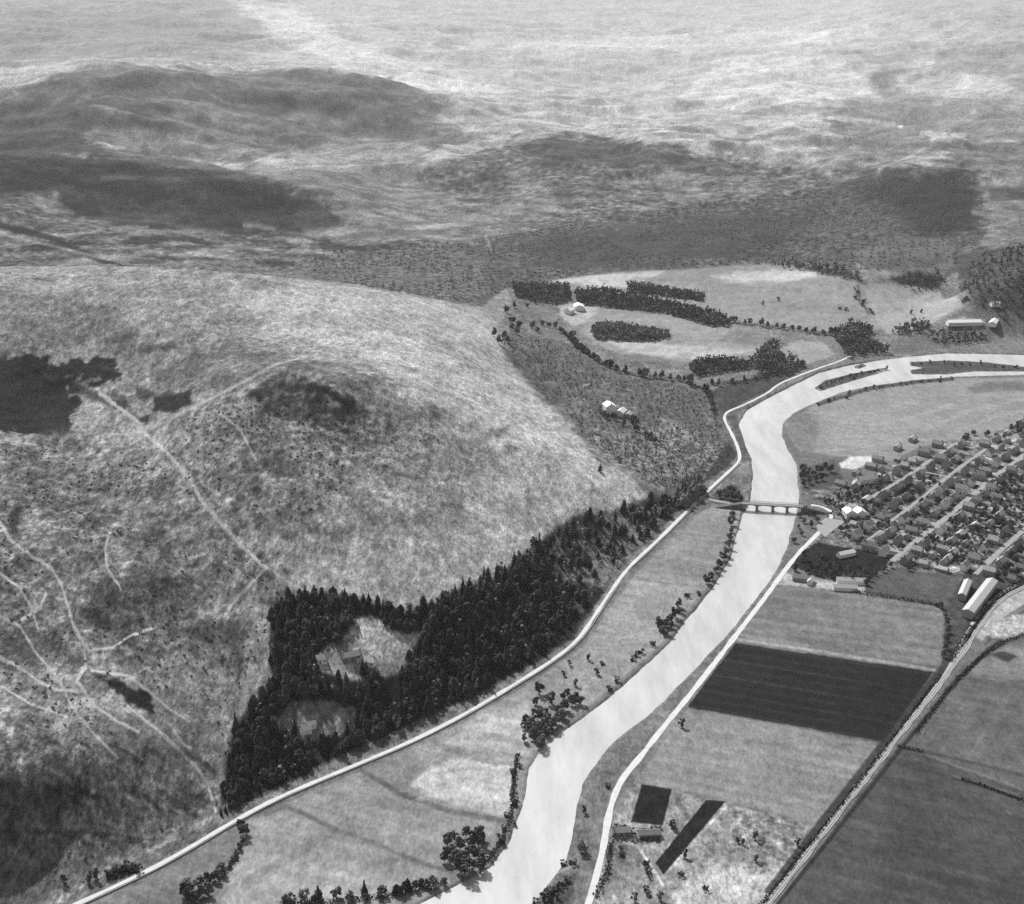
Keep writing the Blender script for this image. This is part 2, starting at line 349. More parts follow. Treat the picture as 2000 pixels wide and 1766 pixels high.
# --- slope between the pale hill and the road
SLOPE = [(960,640),(1000,660),(1060,655),(1120,675),(1200,725),(1330,750),(1390,768),(1412,815),(1440,885),(1390,940),(1340,965),(1285,985),(1262,968),(1225,925),(1172,905),(1110,830),(1030,760),(985,700)]
paint(SLOPE, 116, 5, 2, 1, .9, .12)
paint([(1150,850),(1260,840),(1330,820),(1420,900),(1370,945),(1310,965),(1270,960),(1220,925),(1170,900)], 138, 18, 12, .9, 1, .3)
paint([(1280,810),(1330,830),(1400,880),(1385,885),(1320,850)], 165, 9, 6, .8)
paint([(990,690),(1080,670),(1180,730),(1120,790),(1050,760)], 110, 20, 8, .6)
paint([(1425,860),(1440,890),(1420,915),(1370,945),(1390,910)], 70, 8, 3, .8)
for k in range(40):
    x0 = 1145 + (k * 61) % 240; y0 = 830 + (k * 37) % 120
    if y0 > 925 and x0 < 1240: continue
    paint([(x0,y0-5),(x0+6,y0),(x0,y0+7),(x0-6,y0)], (165, 92, 160, 100)[k % 4], 5, 4, .6)
# --- foreground hill
HILLP = [(-400,500),(0,520),(250,520),(450,532),(700,556),(930,600),(955,588),(990,560),(1000,590),(970,640),(985,700),(1030,760),(1110,830),(1172,905),(1225,925),(1262,968),(1200,1000),(1050,1060),(900,1150),(780,1190),(650,1160),(540,1180),(530,1300),(440,1440),(425,1600),(200,1710),(60,1800),(-400,1950)]
paint(HILLP, 160, 4, 1.5, 1, 1, .1)
paint([(420,545),(700,562),(930,606),(970,640),(985,700),(1030,760),(1110,830),(1172,905),(1225,925),(1262,968),(1200,1000),(1050,1060),(900,1150),(780,1190),(660,1150),(580,1120),(640,1080),(900,1010),(980,900),(860,800),(700,690),(520,650)], 204, 40, 18, 1, .8)
paint([(700,565),(930,610),(975,690),(1100,830),(1160,910),(1100,940),(980,830),(880,730)], 200, 40, 14, .8)
paint([(1150,920),(1220,930),(1262,968),(1200,995),(1120,1000),(1100,960)], 208, 12, 6, .9)
paint([(-300,555),(60,565),(230,600),(300,690),(120,690),(-300,690)], 138, 50, 24, .8)
for pts in ([(400,560),(640,560),(760,580)], [(300,640),(520,620),(700,640)], [(600,690),(800,720),(930,800)], [(700,620),(850,660),(960,740)]):
    line(pts, 150, 14, .4, 16, None, 6)
paint([(190,640),(280,660),(300,700),(250,720),(200,690)], 120, 30, 16, .7)
paint([(290,700),(420,665),(560,690),(700,720),(690,760),(560,740),(420,760),(300,800)], 116, 30, 12, .8)
paint([(275,672),(340,668),(350,680),(290,684)], 92, 8, 4, .8)
paint([(330,860),(430,790),(560,750),(700,770),(780,830),(760,900),(640,930),(640,1000),(540,1050),(440,980)], 132, 44, 24, .9, 1.2, .2)
paint([(490,765),(560,748),(630,755),(700,800),(680,850),(600,830),(520,800)], 72, 46, 26, .9, 1.3, .2)  # shade of the knoll's steep near face, painted into the ground tone
line([(490,770),(540,755),(620,757),(690,792)], 52, 9, .7, 9)  # darkest of that painted shade, along the knoll crest
paint([(770,800),(850,790),(880,812),(820,830)], 118, 14, 8, .8); paint([(560,720),(640,715),(760,740),(740,760)], 128, 14, 8, .7)
paint([(510,890),(570,885),(590,930),(530,935)], 88, 16, 10, .8); paint([(760,860),(860,870),(840,900),(780,900)], 128, 20, 12, .7)
paint([(-60,690),(40,695),(110,712),(150,703),(190,698),(215,718),(235,732),(200,745),(160,735),(130,755),(150,790),(130,835),(60,848),(-60,850)], 26, 10, 14, 1, .6)
for k in range(22):
    x0 = (k * 37) % 200 - 10; y0 = 712 + (k * 29) % 125
    if x0 > 120 and y0 > 745: continue
    paint([(x0-9,y0),(x0,y0-4),(x0+10,y0-1),(x0+2,y0+4)], (70, 95, 60)[k % 3], 9, 7, .6, None, .3)
paint([(150,705),(200,706),(225,725),(195,735),(160,725)], 70, 12, 9, .6); line([(235,730),(215,722),(190,712)], 100, 4, .5, 4, None, 3)
for k in range(16):
    a_ = k * .42; line([(140+8*math.cos(a_*3),760+k*5),(100-k*3,765+k*5),(70,775+k*4)], (66, 90)[k % 2], 3, .35, 5, None, 4)
paint([(78,722),(112,735),(125,752),(95,752)], 84, 8, 5, .9); line([(140,755),(190,775),(240,795)], 40, 12, .6, 8)
paint([(60,830),(130,815),(140,845),(70,850)], 45, 14, 8, .8)
paint([(300,775),(370,764),(372,790),(340,806),(300,806)], 58, 8, 4, .95)
paint([(210,755),(240,770),(255,795),(225,790)], 85, 9, 5, .8); paint([(265,760),(300,765),(292,785),(268,782)], 80, 8, 5, .8)
paint([(262,815),(290,812),(290,826),(266,827)], 62, 6, 3, .9)
paint([(-60,880),(150,850),(260,900),(330,900),(440,1000),(520,1090),(500,1170),(430,1150),(300,1300),(150,1270),(-60,1260)], 124, 50, 22, .85, 1.2, .2)
paint([(20,1000),(40,990),(35,1045),(20,1040)], 60, 8, 4, .9)
paint([(160,1130),(330,1110),(400,1180),(330,1260),(240,1260),(170,1210)], 92, 40, 24, .7, 1.2)
paint([(350,1215),(450,1200),(485,1240),(470,1310),(380,1290)], 104, 20, 10, .8); line([(345,1222),(390,1208),(450,1204)], 165, 8, .7, 6)
paint([(-60,1230),(100,1230),(165,1290),(150,1320),(60,1290),(-60,1330)], 98, 22, 12, .8)
paint([(-60,1380),(60,1390),(120,1450),(220,1480),(330,1490),(430,1560),(300,1640),(-60,1660)], 128, 50, 20, .9, 1.3, .3)
paint([(-60,1490),(120,1490),(150,1560),(120,1620),(-60,1620)], 104, 50, 14, .9); paint([(360,1520),(400,1560),(380,1600),(330,1600)], 92, 20, 9, .8)
paint([(-60,1630),(280,1640),(220,1690),(60,1780),(-60,1790)], 124, 24, 12, .9)
paint([(220,1370),(400,1440),(425,1500),(380,1540),(250,1480),(160,1420)], 128, 36, 16, .8)
paint([(400,1400),(450,1390),(440,1430),(420,1470),(410,1590),(395,1500)], 152, 18, 8, .8)
paint([(0,1400),(12,1415),(28,1440),(22,1442),(0,1420)], 185, 4, 2, .9); line([(45,1470),(40,1488),(10,1495)], 175, 5, .8, 3)
paint([(190,1322),(230,1325),(290,1355),(300,1390),(250,1370)], 42, 12, 9, .9)
# tracks worn into the hill
TR = 200
for pts, w in (([(195,768),(230,795),(270,825),(285,850),(320,880),(350,910),(370,935),(395,980),(430,1020),(470,1065),(520,1110),(570,1145),(630,1165)], 8),
               ([(275,845),(330,820),(390,790),(440,765),(490,738),(540,712),(600,695)], 8),
               ([(0,1020),(20,1055),(60,1085),(100,1110),(120,1140),(132,1180),(145,1225),(165,1260),(172,1270)], 7),
               ([(0,1205),(40,1225),(70,1275),(100,1310),(118,1335)], 6), ([(0,1285),(40,1305),(80,1335),(110,1347),(150,1352)], 7),
               ([(165,1305),(150,1330),(165,1350),(185,1380),(230,1410),(270,1430)], 8), ([(180,1310),(250,1320),(290,1350),(330,1385),(370,1410)], 6),
               ([(250,1380),(300,1420),(345,1460),(385,1500),(405,1530),(418,1570),(422,1585)], 8),
               ([(340,1430),(360,1455),(372,1460)], 5), ([(45,1210),(80,1185),(90,1160)], 7), ([(165,1270),(168,1305)], 5), ([(0,1120),(40,1150),(60,1185),(75,1230)], 5), ([(215,1040),(205,1070),(210,1110),(235,1150)], 5), ([(520,1110),(470,1160),(440,1200)], 5), ([(172,1270),(220,1265),(260,1240),(300,1225)], 5), ([(120,1335),(140,1380),(180,1430),(230,1480)], 5), ([(0,1340),(60,1375),(130,1400)], 5), ([(420,800),(470,840),(500,900)], 4)):
    pale = pts[0] == (275,845); line(pts, TR if pale else TR + 22, w * .72, .6 if pale else .95, 4 if pale else 2.5, .15, 1.8)
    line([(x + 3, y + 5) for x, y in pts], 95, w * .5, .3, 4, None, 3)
line([(600,695),(640,684),(690,676),(740,672)], 200, 7, .45, 6, None, 3)
line([(300,822),(350,818),(420,790)], 130, 5, .4, 4)
line([(272,840),(280,862),(300,870)], 185, 6, .8, 3); line([(160,1305),(172,1302),(180,1308)], 205, 5, .9, 3); line([(158,1312),(150,1330),(160,1345)], 200, 5, .8, 3)
for pts in ([(330,840),(345,880),(400,960),(440,1010)], [(215,1010),(205,1050),(200,1100)], [(380,810),(520,760)]):
    line(pts, 80, 5, .45, 5, None, 3)
for k in range(130):        # bracken and heather spots
    x0 = (k * 173.3) % 1000; y0 = 830 + (k * 97.7) % 560
    if x0 > 520 and y0 > 1100 - (x0 - 520) * .1: continue
    s_ = 5 + (k * 7) % 12
    paint([(x0-s_,y0),(x0,y0-s_*.7),(x0+s_*1.2,y0),(x0,y0+s_*.7)], (80, 160, 92, 74)[k % 4] + (20 if x0 > 600 else 0), s_ * .9, s_ * .6, .5)
for k in range(34):
    x0 = -10 + (k * 83) % 400; y0 = 1440 + (k * 61) % 260 - (x0 // 8); L = 30 + (k * 37) % 60
    line([(x0,y0),(x0+L*.5,y0+L*.2),(x0+L,y0+L*.55)], (70, 168, 62, 150)[k % 4], 4 + k % 5, .5, 5, None, 3)
line([(0,1625),(120,1622),(200,1628),(300,1640)], 76, 4, .5, 4, None, 3); line([(0,1618),(120,1615),(230,1622)], 150, 4, .5, 3, None, 3)
line([(60,1790),(130,1748),(230,1692),(330,1642),(420,1594)], 188, 5, .8, 3, None, 1.5); line([(310,1560),(340,1580),(380,1600)], 160, 5, .6, 3)
line([(440,1400),(452,1410),(440,1430),(440,1460)], 205, 6, .8, 3)
# wood floor and clearings
WOOD = [(430,1575),(445,1480),(460,1420),(490,1380),(530,1340),(525,1250),(530,1190),(560,1165),(650,1160),(740,1180),(790,1200),(850,1180),(900,1150),(960,1130),(1010,1100),(1040,1070),(1090,1030),(1120,1010),(1200,1000),(1270,975),(1330,975),(1375,960),(1320,1005),(1270,1050),(1220,1100),(1190,1140),(1150,1200),(1120,1245),(1070,1280),(1000,1318),(940,1352),(860,1390),(740,1440),(640,1490),(560,1530),(500,1560)]
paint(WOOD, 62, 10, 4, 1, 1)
paint([(1040,1075),(1110,1030),(1200,1005),(1290,985),(1330,980),(1300,1020),(1230,1090),(1180,1150),(1100,1130)], 138, 14, 8, .9)
CLEAR1 = [(630,1312),(606,1290),(640,1258),(680,1236),(690,1208),(745,1204),(775,1232),(822,1238),(808,1272),(786,1312),(740,1332),(690,1330)]
CLEAR2 = [(530,1398),(560,1380),(600,1366),(660,1372),(700,1384),(690,1425),(650,1442),(600,1446),(550,1430)]
paint(CLEAR1, 198, 8, 4); paint([(620,1285),(660,1250),(700,1235),(700,1280),(660,1300)], 128, 10, 8, .8)
paint(CLEAR2, 150, 8, 5)
paint([(800,1420),(850,1380),(880,1395),(900,1385),(870,1410),(800,1440)], 130, 8, 5, .9); paint([(690,1470),(800,1425),(850,1410),(820,1430),(700,1485)], 120, 8, 5, .8)
line([(1085,1115),(1120,1160),(1135,1190)], 112, 14, .5, 10)
# --- low ground, west bank
LOW = [(100,1800),(480,1600),(700,1500),(1000,1350),(1130,1262),(1160,1217),(1230,1117),(1330,1022),(1400,985),(1450,985),(1440,1040),(1425,1090),(1395,1142),(1304,1262),(1196,1360),(1105,1428),(1053,1470),(1021,1565),(990,1650),(950,1700),(800,1800)]
paint(LOW, 158, 5, 1, 1, .35)
paint([(150,1790),(480,1600),(520,1585),(470,1680),(430,1740),(400,1800)], 135, 8, 3, 1, .4)
paint([(480,1606),(560,1565),(700,1505),(760,1560),(600,1640),(470,1760),(430,1766)], 160, 20, 8, .8)
paint([(600,1640),(760,1570),(900,1640),(860,1690),(700,1680),(560,1720)], 142, 40, 14, .8)
paint([(430,1790),(480,1690),(560,1690),(640,1700),(860,1720),(700,1780)], 178, 30, 12, .8)
paint([(800,1530),(830,1505),(900,1480),(1000,1490),(1008,1530),(1003,1600),(960,1592),(880,1570)], 208, 12, 6, .9)
paint([(860,1460),(940,1400),(1010,1380),(1040,1360),(1030,1430),(1020,1470),(940,1460)], 205, 22, 10, .85)
paint([(690,1540),(740,1525),(760,1545),(720,1555)], 185, 14, 6, .7)
paint([(700,1500),(800,1460),(830,1500),(790,1545)], 140, 14, 5, .8); paint([(520,1585),(640,1530),(700,1505),(760,1550),(880,1590),(990,1608),(960,1660),(860,1690),(700,1630)], 160, 10, 4, .8)
paint([(460,1690),(600,1650),(720,1650),(860,1700),(860,1725),(700,1745),(430,1775)], 174, 24, 10, .7)
paint([(600,1650),(700,1600),(740,1650),(820,1690),(700,1690)], 132, 30, 12, .7)
line([(700,1500),(780,1550),(880,1585),(990,1605)], 112, 11, .85, 6, None, 1.5); line([(520,1590),(560,1575),(640,1612),(740,1652),(840,1692),(880,1702)], 114, 9, .75, 6, None, 1.5); line([(480,1720),(560,1680),(650,1625),(690,1600)], 130, 16, .5, 10, None, 3)
line([(840,1445),(900,1475),(970,1490),(1010,1490)], 128, 10, .7, 6, None, 2)
for k in range(9):
    line([(800+k*16,1585-k*24),(880+k*14,1560-k*20),(1000+k*4,1590-k*26)], (150, 222, 168)[k % 3], 8, .4, 9, None, 4)
line([(860,1450),(900,1470),(960,1480)], 160, 12, .6, 8); line([(960,1440),(1015,1450)], 150, 14, .6, 10)
paint([(1000,1345),(1130,1265),(1230,1120),(1290,1255),(1196,1355),(1100,1420),(1040,1390)], 160, 12, 5, .7)
paint([(1235,1130),(1300,1145),(1370,1140),(1340,1180),(1280,1250),(1150,1260)], 170, 14, 5, .7)
paint([(1240,1110),(1330,1030),(1420,1000),(1430,1040),(1400,1120),(1330,1140)], 150, 10, 4, .9)
line([(1230,1125),(1290,1138),(1380,1146)], 135, 5, .6, 4)
line([(130,1775),(480,1600),(700,1502),(1000,1352),(1136,1260),(1170,1210),(1240,1115),(1340,1020),(1400,968)], 120, 9, .7, 6)
line([(1060,1440),(1105,1415),(1196,1350),(1304,1252),(1395,1136),(1430,1080)], 122, 10, .7, 8)
paint([(1380,975),(1440,905),(1466,900),(1470,980),(1440,985)], 140, 6, 3); paint([(1400,955),(1440,950),(1455,985),(1380,985)], 95, 8, 4, .8)
paint([(1420,815),(1442,808),(1440,830),(1452,860),(1466,900),(1447,905),(1440,860)], 112, 5, 2)
line([(1425,808),(1460,795),(1520,765),(1600,732),(1700,705)], 118, 6, .8, 4)
# lower strip of hill beside the road (bank)
paint([(120,1775),(420,1595),(500,1570),(480,1590),(330,1682),(150,1766)], 138, 8, 3, .9); line([(130,1745),(230,1690),(330,1640),(420,1592)], 160, 6, .6, 4)
paint([(205,1700),(260,1690),(275,1705),(215,1725)], 62, 9, 5, .9)
# --- low ground, village side
EAST = [(1040,1790),(1110,1680),(1130,1575),(1165,1490),(1200,1446),(1350,1312),(1480,1165),(1520,1108),(1554,1012),(1564,980),(1556,905),(1540,877),(1528,850),(1529,827),(1590,786),(1700,753),(1860,735),(2300,728),(2300,2000),(1000,2000)]
paint(EAST, 128, 4, 1, 1, .4)
paint([(1530,828),(1590,790),(1700,757),(1860,740),(2300,730),(2300,830),(1990,830),(1880,862),(1800,872),(1740,900),(1640,892),(1565,880),(1545,860)], 160, 5, 2, 1, .3)
paint([(1620,800),(1740,800),(1800,830),(1700,890),(1620,880)], 172, 40, 14, .6)
for pts in ([(1800,840),(1900,800),(2050,770)], [(1850,850),(1950,812),(2060,790)], [(1700,830),(1800,810),(1860,790)]): line(pts, 185, 7, .5, 6)
paint([(1890,755),(1940,748),(2100,740),(2100,765),(1960,765),(1900,768)], 120, 10, 6, .8)
line([(1600,790),(1700,759),(1790,746),(1860,741)], 78, 6, .8, 4)
paint([(1530,830),(1560,800),(1590,800),(1600,840),(1590,880),(1548,872)], 132, 24, 10, .8, .6)
paint([(1640,905),(1660,892),(1700,890),(1722,898),(1690,908),(1665,918),(1642,914)], 232, 4, 2); line([(1595,880),(1650,878)], 185, 5, .6, 4)
paint([(1565,915),(1630,900),(1650,930),(1620,955),(1565,970)], 92, 10, 5, .8)
paint([(1562,960),(1640,950),(1750,905),(1850,862),(2300,840),(2300,1120),(1960,1140),(1890,1115),(1760,1108),(1720,1120),(1690,1135),(1540,1110),(1560,1080),(1620,1020),(1600,985)], 128, 5, 2, 1, 1, .35)
paint([(1870,862),(1900,846),(2300,840),(2300,880),(1960,880)], 160, 5, 2)
paint([(1540,1105),(1562,1078),(1600,1060),(1690,1075),(1740,1090),(1720,1115),(1690,1138),(1600,1128)], 62, 5, 2)
paint([(1500,1145),(1530,1118),(1600,1132),(1690,1142),(1690,1158),(1600,1150),(1520,1142)], 190, 5, 3, .9)
paint([(1690,1140),(1722,1118),(1760,1108),(1800,1118),(1880,1122),(1865,1150),(1842,1186),(1690,1158)], 102, 4, 1)
F3 = [(1445,1243),(1510,1145),(1600,1152),(1690,1162),(1840,1188),(1846,1250),(1828,1306)]
paint(F3, 134, 3, 1., 1, .3)
F2 = [(1437,1256),(1822,1313),(1726,1449),(1342,1381)]
F4 = [(1342,1384),(1726,1453),(1588,1611),(1420,1566),(1240,1525),(1275,1480)]
paint(F4, 148, 3, 1., 1, .3); paint([(1300,1400),(1500,1430),(1480,1480),(1280,1470)], 160, 40, 12, .6)
paint(F2, 58, 3, 1.5, 1, .3); paint([(1680,1310),(1820,1315),(1726,1449),(1620,1425)], 46, 50, 14, .7)
for k in range(17):
    t = (k + .5) / 17; a_ = (1437 - 95 * t, 1256 + 125 * t); b_ = (1822 - 96 * t, 1313 + 136 * t)
    line([(a_[0] + 6, a_[1]), ((a_[0] + b_[0]) / 2, (a_[1] + b_[1]) / 2), (b_[0] - 4, b_[1])], (78, 44, 66, 50)[k % 4], 4 + (k * 7) % 4, .5, 4, None, 1.5)
for k in range(15):
    t = (k + .5) / 15; a_ = (1342 - 90 * t, 1387 + 135 * t); b_ = (1722 - 130 * t, 1456 + 150 * t)
    line([a_, ((a_[0] + b_[0]) / 2, (a_[1] + b_[1]) / 2), b_], (166, 132)[k % 2], 6, .3, 6, None, 2.5)
for k in range(12):
    t = (k + .5) / 12; a_ = (1442 + 60 * t, 1246 - 96 * t); b_ = (1826 + 14 * t, 1300 - 112 * t)
    line([(a_[0] + 8, a_[1]), b_], (148, 120)[k % 2], 5, .3, 5, None, 2)
for k in range(5): paint([(1262 + k * 9 - (k * 4) % 7, 1540 + k * 2), (1266 + k * 9, 1540 + k * 2), (1250 + k * 9, 1604), (1246 + k * 9, 1604)], (74, 30)[k % 2], 3, 1, .6)
line([(1440,1249),(1600,1272),(1826,1309)], 178, 6, .8, 3)
F5 = [(1240,1527),(1420,1568),(1588,1613),(1490,1780),(1130,1800),(1180,1640)]
paint(F5, 162, 5, 2, 1, .8, .1); paint([(1400,1690),(1560,1660),(1480,1790),(1300,1800),(1330,1730)], 205, 30, 14, .9); paint([(1430,1580),(1580,1615),(1570,1680),(1480,1700),(1420,1640)], 150, 26, 14, .8, 1, .3)
for k in range(40):
    x0 = 1340 + (k * 67) % 220; y0 = 1590 + (k * 43) % 170
    if x0 > 1580 - (y0 - 1610) * .75: continue
    paint([(x0-7,y0),(x0,y0-5),(x0+8,y0),(x0,y0+6)], (95, 215, 110, 220)[k % 4], 6, 4, .6)
paint([(1195,1590),(1225,1540),(1252,1532),(1232,1606)], 165, 5, 2, .8)
paint([(1195,1645),(1270,1655),(1300,1730),(1180,1750)], 145, 8, 4, .9)
paint([(1254,1532),(1312,1542),(1294,1612),(1232,1606)], 48, 3, 1); paint([(1380,1562),(1416,1566),(1296,1708),(1280,1686)], 38, 3, 1)
paint([(1270,1545),(1308,1545),(1290,1600),(1262,1600)], 36, 10, 3, .7)
line([(1418,1575),(1345,1655),(1300,1708)], 205, 5, .7, 3)
line([(1210,1642),(1245,1652),(1270,1690),(1295,1728)], 215, 6, .9, 3)
R1 = [(1755,1455),(1850,1335),(1890,1290),(2300,1230),(2300,1640),(2000,1540)]
R2 = [(1755,1455),(1850,1492),(2000,1545),(2300,1640),(2300,2000),(1380,2000),(1500,1785)]
paint(R1, 112, 4, 1, 1, .3); paint(R2, 94, 4, 1, 1, .3)
paint([(1740,1560),(1900,1640),(2000,1700),(2000,1800),(1700,1800)], 80, 60, 20, .6)
for k in range(18):
    t = k / 18; a_ = (1760 - 240 * t, 1475 + 285 * t); L = 260 + 40 * ((k * 5) % 3)
    line([(a_[0] + 12, a_[1] + 4), (a_[0] + L * .6, a_[1] + L * .16), (a_[0] + L * 1.3, a_[1] + L * .38)], (108, 80)[k % 2], 7, .35, 8, None, 4)
for k in range(9):
    x0 = 1790 + k * 26; line([(x0, 1450 + k * 6), (x0 + 60, 1370 + k * 3), (x0 + 110, 1310)], (126, 100)[k % 2], 5, .4, 5, None, 2)
line([(1755,1458),(1800,1468),(1900,1490),(2000,1515)], 76, 5, .6, 4); line([(1860,1520),(1930,1540),(1990,1560)], 62, 4, .7, 3); line([(1860,1515),(1930,1534),(1988,1552)], 130, 4, .5, 3)
line([(1630,1610),(1700,1625),(1800,1645)], 74, 4, .4, 4); line([(1790,1455),(1850,1370)], 95, 4, .4, 3)
paint([(1890,1295),(1960,1260),(2300,1235),(2300,1340),(1990,1330),(1900,1320)], 145, 12, 5, .9); paint([(1930,1278),(1960,1272),(1990,1282),(1970,1292)], 72, 6, 3, .9)
_s = hit_flat([1742, 1996], [1096, 892]); _v = (_s[1] - _s[0]) / np.linalg.norm(_s[1] - _s[0])
va, vc = X * _v[0] + Y * _v[1], -X * _v[1] + Y * _v[0]
_c = ((np.floor(va / 11) * 7919 + np.floor(vc / 24) * 104729) % 97) / 97
_edge = np.minimum(np.abs((va / 11) % 1 - .5), np.abs((vc / 24) % 1 - .5) * 2.2)
_vp = hit_flat(*subdiv([(1640,960),(1750,905),(1850,862),(2300,840),(2300,1120),(1960,1140),(1890,1115),(1760,1108),(1690,1075),(1630,1030)], 30).T)
_m = (RR < 1700) & (X > 150)
_w = np.zeros(X.shape); _w[_m] = sst(.5 - sd_poly(X[_m], Y[_m], _vp) / 6)
TONE *= 1 + _w * ((_c - .5) * .75 - .3 * (_edge > .44))
# railway land
line([(1500,1740),(1640,1560),(1750,1420),(1850,1295),(1900,1230),(1940,1180),(2010,1130)], 66, 14, .8, 6)
line([(1520,1765),(1660,1590),(1768,1452),(1868,1330),(1930,1270),(1960,1250),(2010,1235)], 60, 8, .85, 5)
paint([(1845,1185),(1890,1110),(1990,1110),(2010,1140),(1930,1190),(1880,1270),(1840,1310)], 84, 6, 3, .9, .8)
paint([(1900,1244),(1935,1196),(1965,1168),(2010,1146),(2010,1172),(1960,1205),(1918,1252)], 190, 4, 2)
line([(1925,1258),(1965,1215),(2010,1188)], 84, 5, .7, 3); line([(1888,1232),(1918,1186),(1955,1152)], 52, 5, .7, 4)
paint([(1925,1240),(1950,1212),(1985,1203),(2100,1195),(2100,1228),(1960,1248)], 215, 6, 5, .9, 1)
paint([(1940,1060),(2000,1010),(2100,1000),(2100,1120),(1980,1110)], 128, 10, 4, .8)
# verges of the east road and the river margin
EASTV = [(1035,1775),(1072,1725),(1108,1676),(1120,1630),(1128,1575),(1137,1530),(1164,1490),(1200,1446),(1274,1390),(1350,1312),(1420,1240),(1480,1165),(1520,1112),(1500,1155),(1400,1285),(1300,1410),(1215,1515),(1190,1570),(1180,1640),(1160,1720),(1130,1790)]
paint(EASTV, 132, 4, 2, 1, .6); paint([(1150,1560),(1185,1500),(1215,1480),(1190,1560),(1180,1600)], 118, 12, 5, .7)
line([(1175,1490),(1165,1540),(1170,1570)], 165, 3, .5, 3); line([(1060,1720),(1120,1690)], 180, 5, .6, 4)
paint([(1040,1790),(1080,1730),(1130,1700),(1120,1740),(1090,1790)], 96, 8, 4, .8)
line([(1110,1675),(1122,1625),(1132,1560)], 118, 5, .6, 4)
WR_ = [(60,1808),(150,1766),(250,1720),(330,1680),(480,1590),(560,1550),(700,1492),(800,1450),(900,1400),(1000,1340),(1080,1290),(1130,1250),(1160,1205),(1200,1145),(1230,1105),(1280,1060),(1330,1010),(1368,972)]
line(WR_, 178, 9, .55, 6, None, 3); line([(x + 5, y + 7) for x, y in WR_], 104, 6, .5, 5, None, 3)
line([(1135,1800),(1165,1710),(1187,1600),(1215,1520),(1250,1480),(1350,1355),(1450,1225),(1530,1118)], 172, 11, .5, 7, None, 3)
# islands and shingle
for I in ISL: paint(I, 100, 4, 2, 1, .8)
paint([(1735,700),(1775,700),(1776,735),(1730,745),(1700,742)], 215, 6, 4, .9)
line([(1600,745),(1660,733),(1730,719)], 70, 6, .7, 4)

TONE *= 1 + .075 * sst((RR - 3300) / 1500)  # ground lightened with distance, haze paleness put into the tone
mott = fbm(X / 38, Y / 38, 4) ; fine = fbm(X / 9 + 3, Y / 9, 3)
lpn = fbm(lp1 * .9 + 7, lp2 * 1.1, 3, .55); hfine = fbm(X / 5.5, Y / 12. + 3, 3, .6)
midw = np.exp(-((RR / 3600) ** 6)); farw = 1 - midw
# drilled / ploughed grain of the valley fields, running with the field ends
_e = hit_flat([1445, 1820], [1250, 1312]); _d = (_e[1] - _e[0]) / np.linalg.norm(_e[1] - _e[0])
fa, fc = X * _d[0] + Y * _d[1], -X * _d[1] + Y * _d[0]
drill = fbm(fa / 90, fc / 7, 3) + .8 * fbm(fa / 60 + 31, fc / 38, 3)
nearw = np.exp(-((RR / 1700) ** 4))
TEX = 1 + ROUGH * (nearw * (.15 * mott + .14 * fine + .26 * hfine) + (1 - nearw) * (midw * (.14 * lpn + .07 * WN2) + farw * (.05 * lpn))) + (1 - ROUGH) * nearw * (.07 * mott + .13 * drill + .04 * fine)
# heather burns, flushes, stream lines and sheep tracks: patches with edges of their own
zone = ROUGH * sst((RR - 1900) / 300) * np.exp(-(RR / 5000) ** 6) * .85
q1 = fbm(lp1 * .75 + 90, lp2 * .8, 4, .6); q2 = fbm(lp1 * .55 - 20, lp2 * .9 + 5, 4, .55); q3 = fbm(lp1 * 1.6 + 3, lp2 * 1.3 + 60, 3)
TEX *= 1 + zone * (-.2 * sst((q1 - .12) / .1) + .17 * sst((-q1 - .2) / .1) + .2 * np.exp(-(q2 / .05) ** 2) - .13 * np.exp(-((q3 - .1) / .07) ** 2))
zone = sst((RR - 4500) / 1500)
TEX *= 1 + zone * (.05 * np.exp(-(q2 / .06) ** 2) - .05 * sst((q1 - .1) / .15))
zone = ROUGH * nearw * hill * np.clip((215 - TONE) / 80, .2, .9)
h1 = fbm(X / 26 + 4, Y / 42, 4, .6); h2 = fbm(X / 48, Y / 75 + 9, 3); h3 = fbm(X / 9, Y / 15 + 7, 3)
TEX *= 1 + .2 * zone
TEX *= 1 + zone * (-.2 * sst((h1 - .1) / .12) + .14 * sst((-h1 - .25) / .15) + .18 * np.exp(-(h2 / .04) ** 2) - .16 * sst((h3 - .22) / .12))
ALB = (np.maximum(alb(np.clip(TONE, 8, 240), RR), .011) * np.clip(TEX, .25, 1.8) ** 1.7).astype(np.float32)

